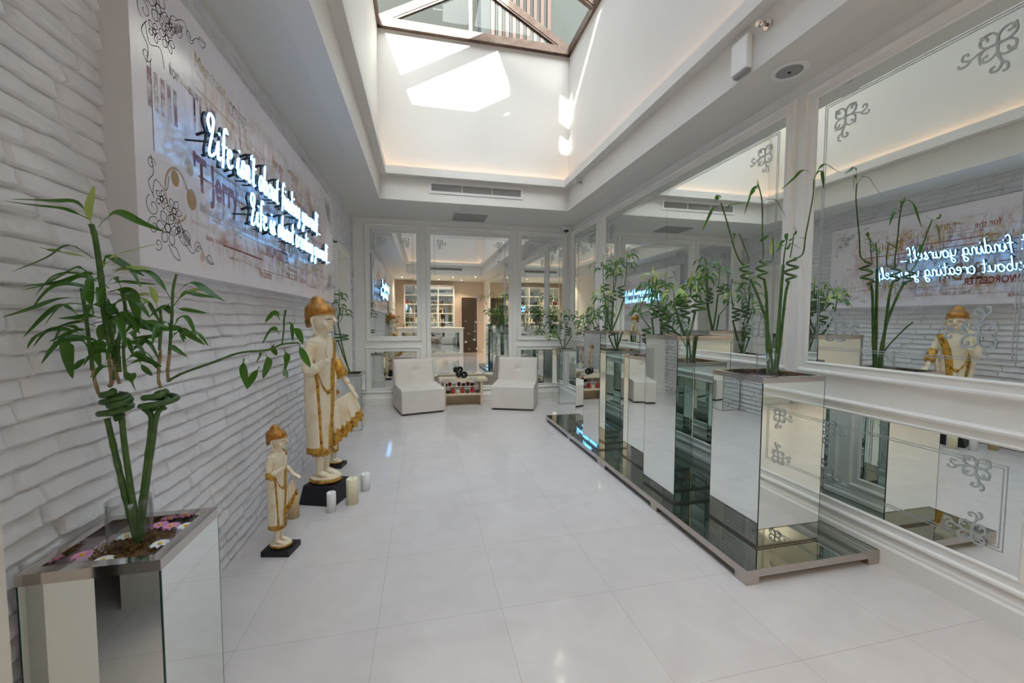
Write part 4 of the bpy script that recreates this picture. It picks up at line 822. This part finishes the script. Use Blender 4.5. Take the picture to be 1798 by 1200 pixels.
def statue(label, grp, small=False):
    def HS(mb, i0=0, k=1.2):
        for i in range(i0, len(mb.v)): x, y, z = mb.v[i]; mb.v[i] = (x*k, y*k, z)
    b = empty('buddha_statue'); tag(b, label, 'statue', grp)
    m = MB(); n = 48; R_ = []
    for i in range(46):
        z = .20+(1.10-.20)*i/45; ring = []
        for k in range(n):
            a = 2*math.pi*k/n; fold = .0042*math.sin(a*17+z*5)*max(0, min(1, (.78-z)/.2))
            ring.append(body_pt(z, a, fold))
        R_.append(ring)
    m.rings(R_, n)
    m.tube([(0, 0, 1.04), (.004, 0, 1.09), (.012, 0, 1.13)], [.036, .033, .034], 16)
    # head: rings from chin to crown
    i_h = len(m.v)
    HR = [(1.085, .030, .026, .022), (1.095, .030, .040, .034), (1.115, .024, .054, .046), (1.145, .018, .066, .055), (1.175, .012, .074, .061), (1.205, .006, .080, .064), (1.24, .0, .080, .062), (1.265, -.004, .066, .052), (1.28, -.006, .03, .024)]
    m.rings([[(cx_+rx*math.cos(2*math.pi*k/24)*(1 if math.cos(2*math.pi*k/24) > 0 else 1.05), ry*math.sin(2*math.pi*k/24), z) for k in range(24)] for z, cx_, rx, ry in HR], 24)
    m.tube([(.088, 0, 1.188), (.093, 0, 1.172), (.101, 0, 1.157), (.090, 0, 1.150)], [.006, .008, .0105, .008], 10)       # nose
    m.sphere((.078, 0, 1.133), .013, 12, 8, (.7, 1.25, .42)); m.sphere((.074, 0, 1.124), .013, 12, 8, (.7, 1.0, .42)); m.sphere((.068, 0, 1.103), .017, 12, 8, (.8, 1.1, .8))
    for s_ in (-1, 1):
        m.sphere((.066, s_*.030, 1.178), .014, 12, 8, (.7, 1.3, .65)); m.tube(cr([(.084, s_*.008, 1.192), (.079, s_*.03, 1.204), (.058, s_*.052, 1.194)], 4), .0045, 6)
        m.tube(cr([(.004, s_*.064, 1.19), (-.008, s_*.071, 1.17), (.002, s_*.068, 1.12), (.006, s_*.062, 1.085), (.01, s_*.058, 1.075)], 4), [.012]*6+[.011]*6+[.013]*5, 10, flat=.55)
        m.sphere((.052, s_*.036, 1.135), .022, 12, 8, (.8, .8, 1))
    HS(m, i_h)
    # legs and feet (statue's own left = +y)
    for s_, fx in ((-1, .0), (1, .02)):
        m.tube([(.0, s_*.036, .30), (.0, s_*.037, .18), (-.004, s_*.036, .10), (-.006, s_*.036, .055)], [.036, .033, .027, .027], 14)
        m.tube([(-.03, s_*.036, .062), (.02, s_*.038, .060), (.06, s_*.042, .046), (.085, s_*.044, .040)], [.024, .027, .025, .018], 12, flat=.8)
        for k in range(5): m.tube([(.075, s_*(.044+(k-2)*.011), .040), (.108-.005*abs(k-(1 if s_ > 0 else 1)), s_*(.044+(k-2)*.0115), .034)], [.0075, .006], 8)
    # arms
    def hand(wr, d_, side, nrm, L=.105, spread=.13, curl=.0):
        d_, side, nrm = Vector(d_).normalized(), Vector(side).normalized(), Vector(nrm).normalized(); wr = Vector(wr)
        m.tube([wr-d_*.01, wr+d_*L*.2, wr+d_*L*.45, wr+d_*L*.52], [.017, .022, .025, .019], 12, flat=.5, up=tuple(nrm))
        for k in range(4):
            o_ = (k-1.5)*.0125; l = L*(.50, .58, .55, .44)[k]; p0 = wr+d_*L*.48+side*o_; dd_ = (d_+side*(k-1.5)*spread*.35).normalized()
            m.tube([p0, p0+dd_*l*.5+nrm*curl*.3, p0+dd_*l*.85+nrm*curl, p0+dd_*l+nrm*curl*1.5], [.0072, .0068, .006, .0042], 8)
        p0 = wr+d_*L*.14-side*.020; m.tube([p0, p0+(d_*.7-side*.6)*L*.22+nrm*.006, p0+(d_*1.1-side*.55)*L*.36+nrm*.010], [.0085, .0075, .005], 8)
    if small:
        m.tube(cr([(0, -.112, .995), (-.005, -.140, .90), (.0, -.140, .83), (.06, -.115, .86), (.115, -.06, .90)], 5), [.034]*5+[.032]*5+[.03]*5+[.022]*5+[.016], 14); hand((.115, -.06, .90), (.12, .1, 1), (0, 1, 0), (1, 0, 0), .12)
        m.tube(cr([(0, .112, .995), (-.005, .142, .90), (.01, .145, .82), (.06, .12, .80), (.12, .07, .79)], 5), [.034]*5+[.032]*5+[.03]*5+[.022]*5+[.016], 14); hand((.12, .07, .79), (1, -.25, -.5), (0, 1, 0), (0, 0, 1), .12)
    else:
        m.tube(cr([(0, -.112, .995), (-.005, -.142, .90), (.005, -.150, .815), (.07, -.135, .85), (.135, -.115, .90)], 5), [.038]*5+[.036]*5+[.034]*5+[.027]*5+[.020], 14); hand((.135, -.115, .90), (.05, .02, 1), (0, 1, 0), (1, 0, 0), .17)
        m.tube(cr([(0, .112, .995), (.0, .150, .90), (.025, .168, .80), (.06, .178, .74), (.10, .185, .68)], 5), [.034]*5+[.034]*5+[.036]*5+[.022]*5+[.015], 14); hand((.10, .185, .68), (.55, .22, -1), (.2, -.9, 0), (1, 0, .5), .13)
    # robe falls from the forearms down the sides
    for s_ in (-1, 1):
        zt = .80 if s_ < 0 else .78
        m.rings([[(cx_+rx*math.cos(2*math.pi*k/16), s_*(yy+ry*math.sin(2*math.pi*k/16)), z) for k in range(16)] for z, cx_, yy, rx, ry in ((.235, -.012, .088, .050, .022), (.42, -.01, .100, .050, .022), (.62, -.005, .118, .046, .022), (.74, .0, .130, .042, .022), (zt+.03, .0, .140, .032, .020))], 16)
    # spread skirt held out by the hand
    c1, c2, c3, c4 = ((Vector(p) for p in (((.05, .06, .56), (.135, .20, .635), (.205, .215, .43), (.06, .05, .255)))) if not small else (Vector(p) for p in ((.06, .05, .60), (.125, .09, .74), (.165, .10, .56), (.06, .03, .34))))
    c1, c2, c3, c4 = Vector(c1), Vector(c2), Vector(c3), Vector(c4)
    def sk(u, v, off=0):   # u 0 body..1 outer, v 0 top..1 hem
        p = (c1*(1-u)+c2*u)*(1-v)+(c4*(1-u)+c3*u)*v; nn = Vector((.5, -.85, .15)).normalized(); return p+nn*(math.sin(u*21)*.007*(.3+v)+off)+Vector((0, 0, -.02*math.sin(u*math.pi)*v))
    nu, nv = 40, 14; V = []; Fc = []
    for t_ in (-.006, .006):
        for i in range(nu+1):
            for j in range(nv+1): V.append(sk(i/nu, j/nv, t_))
    w_ = nv+1; N2 = (nu+1)*w_
    for i in range(nu):
        for j in range(nv): a = i*w_+j; Fc += [(a, a+1, a+w_+1, a+w_), (N2+a, N2+a+w_, N2+a+w_+1, N2+a+1)]
    for i in range(nu): a = i*w_; Fc += [(a, a+w_, N2+a+w_, N2+a), (a+nv, N2+a+nv, N2+a+w_+nv, a+w_+nv)]
    for j in range(nv): a = j; Fc += [(a, N2+a, N2+a+1, a+1), (nu*w_+a, nu*w_+a+1, N2+nu*w_+a+1, N2+nu*w_+a)]
    m.add(V, Fc, True)
    remesh(m, 'body', 'cream_paint', b, .0042, 2)
    # gilding: hair, shoulder band, neckline, hem, skirt hem
    h = MB(); HH = [(1.185, -.020, .058, .060, 0), (1.205, .001, .0855, .0685, 0), (1.225, .001, .0865, .0685, 0), (1.248, -.001, .083, .067, 0), (1.268, -.005, .071, .058, 0), (1.282, -.010, .054, .045, 0), (1.291, -.010, .044, .038, 0), (1.31, -.012, .038, .034, 0), (1.328, -.014, .027, .025, 0), (1.340, -.015, .006, .006, 0)]
    RR = []
    for z, cx_, rx, ry, _ in HH:
        ring = []
        for k in range(40):
            a = 2*math.pi*k/40; dz = 0
            if z < 1.24: dz = (.008 if math.cos(a) > .2 else .008-.07*(.2-math.cos(a)))*(1.24-z)/.055*1.0
            q = 1+.018*math.sin(13*a+z*90); ring.append((cx_+rx*math.cos(a)*q, ry*math.sin(a)*q, z+dz))
        RR.append(ring)
    h.rings(RR, 40)
    hl = [(.003+.0845*math.cos(a), .0675*math.sin(a), 1.211-.010*(1-math.cos(a))-(.05*(-math.cos(a)) if math.cos(a) < 0 else 0)) for a in [-2.5+5*i/36 for i in range(37)]]
    h.tube(hl, .0058, 8)
    HS(h); h.build('gilded_hair', 'gold_hair', b)
    gb = MB()
    def surf(z, a, off): return body_pt(z, a, off)
    def strip(path, wa, off=.007, nseg=40, lump=.0016, sd=1, hv=0):
        """gold band on the body: path [(z, angle, halfwidth in radians)]"""
        rn = random.Random(sd); V = []
        for i in range(nseg+1):
            t = i/nseg*(len(path)-1); k = min(int(t), len(path)-2); f = t-k; z = path[k][0]*(1-f)+path[k+1][0]*f; a = path[k][1]*(1-f)+path[k+1][1]*f; hw = path[k][2]*(1-f)+path[k+1][2]*f
            for j in range(7):
                q = (j-3)/3; V.append(surf(z+q*hv, a+q*hw, off*(1-abs(q)**6*1.4)+rn.uniform(-lump, lump)))
        Fc = [(i*7+j, i*7+j+1, i*7+j+8, i*7+j+7) for i in range(nseg) for j in range(6)]; gb.add(V, Fc, True)
    strip([(1.045, .95, .45), (.99, .82, .40), (.90, .58, .40), (.80, .40, .38), (.70, .28, .34), (.50, .20, .30), (.25, .14, .50)], .2, sd=3)
    sU = [(.70, .20, .12), (.655, -.10, .16), (.655, -.40, .17), (.70, -.72, .16), (.79, -1.0, .13), (.88, -1.2, .10)]; strip([(z_, a_, .03) for z_, a_, _ in sU], .1, sd=5, nseg=30, off=.009, hv=-.019)
    strip([(.86, -1.30, .30), (.60, -1.30, .34), (.40, -1.25, .34), (.23, -1.2, .36)], .1, sd=6, nseg=24, off=.006)
    # hem
    V = []; 
    for i in range(4):
        z = .198+.016*i
        for k in range(48): V.append(body_pt(z+.006*math.sin(k*2.1), 2*math.pi*k/48, .010+.002*((k*7+i*3) % 3)))
    gb.add(V, [(i*48+k, i*48+(k+1) % 48, (i+1)*48+(k+1) % 48, (i+1)*48+k) for i in range(3) for k in range(48)], True)
    for off in (-.010, .010):
        V = []; rn = random.Random(9)
        for i in range(41):
            for j in range(5): V.append(sk(i/40, (.72+.04*math.sin(i*.9))+.31*j/4, off+(rn.uniform(-.0015, .0015))))
        gb.add(V, [(i*5+j, i*5+j+1, i*5+j+6, i*5+j+5) for i in range(40) for j in range(4)], True)
    gb.build('gilded_robe_border', 'gold_paint', b, recalc=False)
    cf = MB()
    if not small: cf.tube([(.012, .160, .865), (.030, .170, .81), (.048, .177, .765), (.064, .181, .735)], [.038, .043, .048, .044], 16)
    if small: cf.tube([(-.006, -.144, .87), (.0, -.152, .82), (.03, -.150, .815), (.05, -.146, .83)], [.030, .036, .033, .026], 14)
    if small: cf.tube([(-.006, .146, .85), (.005, .148, .81), (.03, .142, .80)], [.030, .035, .028], 14)
    for s_ in (-1, 1): cf.rings([[(-.012+r_*math.cos(2*math.pi*k/16), s_*(.088+r2*math.sin(2*math.pi*k/16)), z) for k in range(16)] for z, r_, r2 in ((.222, .051, .024), (.235, .055, .027), (.262, .054, .026), (.272, .050, .022))], 16)
    cf.build('gilded_cuffs', 'gold_paint', b)
    # painted features
    ft = MB()
    for s_ in (-1, 1):
        ft.tube(cr([(.0850, s_*.012, 1.171), (.0800, s_*.027, 1.1745), (.0680, s_*.042, 1.172)], 4), .0022, 5); ft.sphere((.0775, s_*.028, 1.1715), .0042, 8, 6, (.6, 1.7, .7))
        ft.tube(cr([(.0852, s_*.010, 1.197), (.0772, s_*.03, 1.207), (.0600, s_*.048, 1.198)], 4), .0010, 4)
    HS(ft); ft.build('painted_eyes', 'ink_black', b); mo = MB().tube(cr([(.086, -.015, 1.1305), (.0905, 0, 1.128), (.086, .015, 1.1305)], 4), .0020, 5); HS(mo); mo.build('painted_mouth', 'lip_paint', b)
    lo_ = MB().lathe([(.07, -.005), (.105, -.002), (.120, .008), (.122, .020), (.112, .030)], (.02, 0, 0), 28, .95, .78).build('lotus_base', 'gold_paint', b)
    MB().lathe([(.112, .026), (.118, .032), (.112, .040), (.10, .042)], (.02, 0, 0), 28, .95, .78).build('lotus_top', 'cream_paint', lo_)
    return b
def plinth(par, m): return m.build('plinth', 'dark_plinth', par, bevel=.003)
big = statue('tall cream and gold Buddha statue with raised hand on a black block', None)
plinth(big, MB().add([(-.105, -.135, -.13), (.165, -.135, -.13), (.165, .13, -.13), (-.105, .13, -.13), (-.09, -.10, -.005), (.14, -.10, -.005), (.14, .10, -.005), (-.09, .10, -.005)], [(0, 3, 2, 1), (4, 5, 6, 7), (0, 1, 5, 4), (1, 2, 6, 5), (2, 3, 7, 6), (3, 0, 4, 7)]))
big.location = (-.72, 3.07, .132); big.rotation_euler.z = math.radians(-20)
sm2 = statue('small cream and gold Buddha statue on a black base, nearest the camera', 'small Buddha statues', True)
plinth(sm2, MB().box(-.13, .17, -.125, .125, -.07, -.005))
sm2.location = (-.80, 2.40, .033); sm2.scale = (.512,)*3; sm2.rotation_euler.z = math.radians(-12)
sm3 = copy_tree(sm2); sm3.location = (-.78, 3.72, .033); sm3.rotation_euler.z = math.radians(-12); tag(sm3, 'small cream and gold Buddha statue mostly hidden behind the tall one', 'statue', 'small Buddha statues')

# candles
def candle(x, y, r, h, m, label):
    c_ = empty('pillar_candle', (x, y, 0)); tag(c_, label, 'candle', 'pillar candles on the floor')
    MB().lathe([(r, 0), (r, h-.004), (r-.004, h), (r*.8, h-.001), (r*.55, h-.007), (.001, h-.009)], n=28).build('wax', m, c_)
    MB().tube([(0, 0, h-.01), (.001, 0, h+.004), (.003, 0, h+.009)], .0012, 5).build('wick', 'black', c_)
candle(-.617, 2.83, .029, .135, 'wax_white', 'short white pillar candle in front of the black block')
candle(-.50, 2.93, .040, .18, 'wax_cream', 'tall cream pillar candle at the corner of the black block')
candle(-.845, 2.80, .036, .16, 'wax_gold', 'gold tinted pillar candle just behind the small statue')
candle(-.44, 3.14, .034, .13, 'wax_white', 'pale pillar candle farther back on the room side of the black block')

# ------------------------------------------------------------------ chairs and coffee table
def chair(label, loc, rz, w_=.60, dep=.80):
    b = empty('slipper_chair', loc, rz); tag(b, label, 'chair', 'slipper chairs at the back mirror')   # front = -y
    def soft(name, sec, x0, x1, bev):
        n = len(sec); V = [(x, y, z) for x in (x0, x1) for y, z in sec]; Fc = [tuple(range(n)), tuple(range(2*n-1, n-1, -1))]+[(k, k+n, (k+1) % n+n, (k+1) % n) for k in range(n)]
        o = MB().add(V, Fc).build(name, 'fabric', b); bm_ = o.modifiers.new('b', 'BEVEL'); bm_.width = bev; bm_.segments = 4; bm_.limit_method = 'ANGLE'
        for p in o.data.polygons: p.use_smooth = True
        wn = o.modifiers.new('w', 'WEIGHTED_NORMAL'); return o
    soft('seat', [(0, .025), (dep-.02, .025), (dep-.06, .30), (dep-.20, .375), (0.015, .35), (0, .335)], -w_/2, w_/2, .022)
    # backrest with a dimple round the button
    nx, nz = 30, 22; V = []
    for sd in (0, 1):
        for i in range(nx+1):
            for j in range(nz+1):
                u = i/nx; v = j/nz; x = (u-.5)*w_; z = .33+v*.385; y = dep-.235+v*.125 if sd == 0 else dep-.03+v*.03
                ed = min(1, min(u, 1-u)*14)*min(1, (1-v)*11+.0); ed = 1-(1-ed)**2; puff = (1-ed)*.028
                if sd == 0: r2 = (x**2+(z-.555)**2); y += puff-.012*math.sin(math.pi*u)*math.sin(math.pi*v)+.026*math.exp(-r2/.0016)+.006*math.exp(-((x)**2/.02+(z-.555)**2/.0004))
                else: y -= puff
                V.append((x, y, z))
    w2 = nz+1; N2 = (nx+1)*w2; Fc = []
    for i in range(nx):
        for j in range(nz): a = i*w2+j; Fc += [(a, a+1, a+w2+1, a+w2), (N2+a, N2+a+w2, N2+a+w2+1, N2+a+1)]
    for i in range(nx): a = i*w2; Fc += [(a, a+w2, N2+a+w2, N2+a), (a+nz, N2+a+nz, N2+a+w2+nz, a+w2+nz)]
    for j in range(nz): a = j; Fc += [(a, N2+a, N2+a+1, a+1), (nx*w2+a, nx*w2+a+1, N2+nx*w2+a+1, N2+nx*w2+a)]
    MB().add(V, Fc, True).build('backrest', 'fabric', b)
    MB().sphere((0, dep-.235+.073+.014, .555), .013, 12, 8, (1, .5, 1)).build('button', 'fabric', b)
    MB().box(-w_/2+.015, w_/2-.015, .012, dep-.04, 0, .026).build('base_rail', 'dark_wood', b)
    return b
chair('left pale grey slipper chair with one button, beside the brick corner', (.0, 5.555, 0), math.radians(14), .60, .70)
chair('right pale grey slipper chair with one button, nearest the mirrored planters', (1.245, 5.52, 0), math.radians(-21), .62, .70)
tb = empty('coffee_table', (.59, 6.07, 0)); tag(tb, 'low cream wooden coffee table with a lower shelf, between the two chairs', 'table')
MB().box(-.36, .36, -.15, .16, .375, .415).build('tabletop', 'wood_cream', tb, bevel=.003)
for x in (-.30, .255): MB().box(x, x+.035, -.13, .14, 0, .375).build('side_panel', 'wood_cream', tb)
MB().box(-.265, .255, -.12, .14, .165, .19).build('shelf', 'wood_cream', tb); MB().box(-.265, .255, .10, .118, 0, .165).build('back_panel', 'wood_cream', tb)
cm = empty('black_ornament', (.58, 6.03, .415)); tag(cm, 'black coiled round ornament lying on the coffee table', 'ornament')
m_ = MB()
for k in range(6): a = [i*math.pi/8 for i in range(17)]; m_.tube([((.050-.007*k)*math.cos(t_)+.02, -.025+.012*k*.5, .055+(.050-.007*k)*math.sin(t_)) for t_ in a[:-1]], .0055, 6, closed=True)
m_.build('coil', 'black', cm); MB().sphere((-.055, .03, .06), .045, 16, 10, (1, .9, 1.2)).build('ball', 'black', cm)
def book(x, y, z, w_, d_, h_, rz, m, label, nm='magazine', cat='magazine', grp='magazines on the coffee table'):
    b = empty(nm, (x, y, z), rz); tag(b, label, cat, grp); MB().box(-w_/2, w_/2, -d_/2, d_/2, 0, h_).build('cover', m, b); MB().box(-w_/2+.002, w_/2-.004, -d_/2+.002, d_/2-.002, h_*.25, h_*.99).build('pages', 'petal_white', b)
book(.36, 6.0, .415, .13, .19, .006, .3, 'magazine', 'magazine lying at the left end of the coffee table'); book(.74, 6.0, .415, .14, .18, .006, -.25, 'magazine', 'magazine lying at the right end of the coffee table')
for i, x in enumerate((.36, .43, .505, .58, .655, .73, .80)):
    m = ('black', 'red', 'wax_cream', 'red', 'bottle', 'red', 'bottle')[i]
    o = MB().lathe([(.022, 0), (.030, .02), (.031, .055), (.020, .075), (.012, .09), (.014, .10)] if i % 2 else [(.030, 0), (.034, .03), (.034, .045), (.028, .048), (.002, .05)], (x, 6.02, .19), 18).build('trinket_pot', m)
    tag(o, 'small %s pot, number %s from the left on the table shelf' % (('black', 'red', 'cream', 'red', 'dark brown', 'red', 'dark brown')[i], ('one', 'two', 'three', 'four', 'five', 'six', 'seven')[i]), 'pot', 'pots on the coffee table shelf')
# white paper birds hanging before the centre mirror
for i, (u_, v_, s_) in enumerate(((836, 523, 1.5), (836, 567, 1.1), (818, 565, .5), (823, 587, .5), (834, 583, .8), (818, 602, 1.1), (833, 598, 1), (850, 598, 1), (838, 614, .9), (824, 614, .5), (870, 627, 1.1), (860, 564, 1))):
    p_ = at(u_, v_, 1, 6.30); k = .022*s_; b = empty('paper_bird', p_, random.uniform(-.5, .5)); tag(b, 'white paper bird hanging before the centre mirror, %s' % ('top of the string', 'second from the top', 'tiny, left of the second', 'tiny, just below the second', 'third down on the string', 'far left of the flock', 'middle of the string', 'right of the string middle', 'lowest on the string', 'tiny, low at the left', 'lowest at the right', 'high at the right')[i], 'ornament', 'paper birds before the centre mirror')
    MB().sphere((0, 0, 0), k*.35, 10, 6, (2.2, .7, .6)).build('body', 'petal_white', b)
    for sg in (-1, 1): MB().add([(-k*.4, 0, 0), (k*.4, 0, 0), (k*.9, sg*k*.9, k*.8), (-k*.2, sg*k*1.2, k*.9), (-k*.4, 0, k*.12), (k*.4, 0, k*.12), (k*.9, sg*k*.9, k*.9), (-k*.2, sg*k*1.2, k*1.0)], [(0, 1, 2, 3), (4, 7, 6, 5), (0, 4, 5, 1), (1, 5, 6, 2), (2, 6, 7, 3), (3, 7, 4, 0)]).build('wing', 'petal_white', b)
tag(MB().tube([(at(836, 523, 1, 6.30).x, 6.30, ZC), (at(836, 523, 1, 6.30).x, 6.30, .95)], .0008, 4).build('hanging_thread', 'petal_white'), 'thin white thread hanging from the ceiling before the centre mirror', 'thread')

# ------------------------------------------------------------------ the rear of the room, seen in the mirrors
rc = empty('reception_counter', (.28, -1.95, 0)); tag(rc, 'white reception counter with mirrored front, seen in the centre mirror', 'counter')
MB().box(-1.13, 1.13, -.35, .33, .0, 1.0).build('body', 'panel_paint', rc); MB().box(-1.17, 1.17, -.38, .37, 1.0, 1.03).build('worktop', 'panel_paint', rc, bevel=.004)
MB().box(-1.0, 1.0, .331, .335, .14, .86).build('mirror_panel', 'mirror', rc); MB().frame((0, .336, 0), (1, 0, 0), (0, 0, 1), (0, 1, 0), -1.0, 1.0, .14, .86, [(0, 0), (0, .012), (.03, .016), (.05, 0)]).build('frame', 'panel_paint', rc)
su = empty('shelf_unit', (.25, -3.2, 0)); tag(su, 'tall mirrored display shelves behind the reception counter', 'shelves')
MB().box(-.95, .95, -.045, -.02, .2, 2.65).build('back_panel', 'mirror', su)
for x in (-.95, -.32, .31, .91): MB().box(x, x+.04, -.02, .28, .0, 2.65).build('upright', 'panel_paint', su)
for z in (.85, 1.2, 1.55, 1.9, 2.25, 2.62): MB().box(-.91, .91, -.02, .27, z, z+.025).build('shelf', 'panel_paint', su)
rr = random.Random(8); bots = []
prof = [(.025, 0), (.028, .01), (.028, .09), (.010, .12), (.010, .15)]
nmz = ('lowest', 'second', 'third', 'fourth'); k = 0
proto = {}
for zi, z in enumerate((.875, 1.225, 1.575, 1.925)):
    for j in range(9):
        x = -.60+.17*j+rr.uniform(-.02, .02); m = rr.choice(('bottle', 'red', 'bottle_pale', 'wax_cream', 'black')); s_ = rr.uniform(.8, 1.35)
        x = min(max(x, -.62), 1.08)
        if abs(x-.25+.30) < .05 or abs(x-.25-.33) < .05: x += .07
        if m not in proto: o = MB().lathe(prof, n=12).build('cosmetic_bottle', m); proto[m] = o
        else: o = proto[m].copy(); COL.objects.link(o)
        o.location = (x, -3.08, z); o.scale = (s_,)*3
        tag(o, 'small bottle on the display shelves behind the counter', 'bottle', 'bottles on the display shelves')
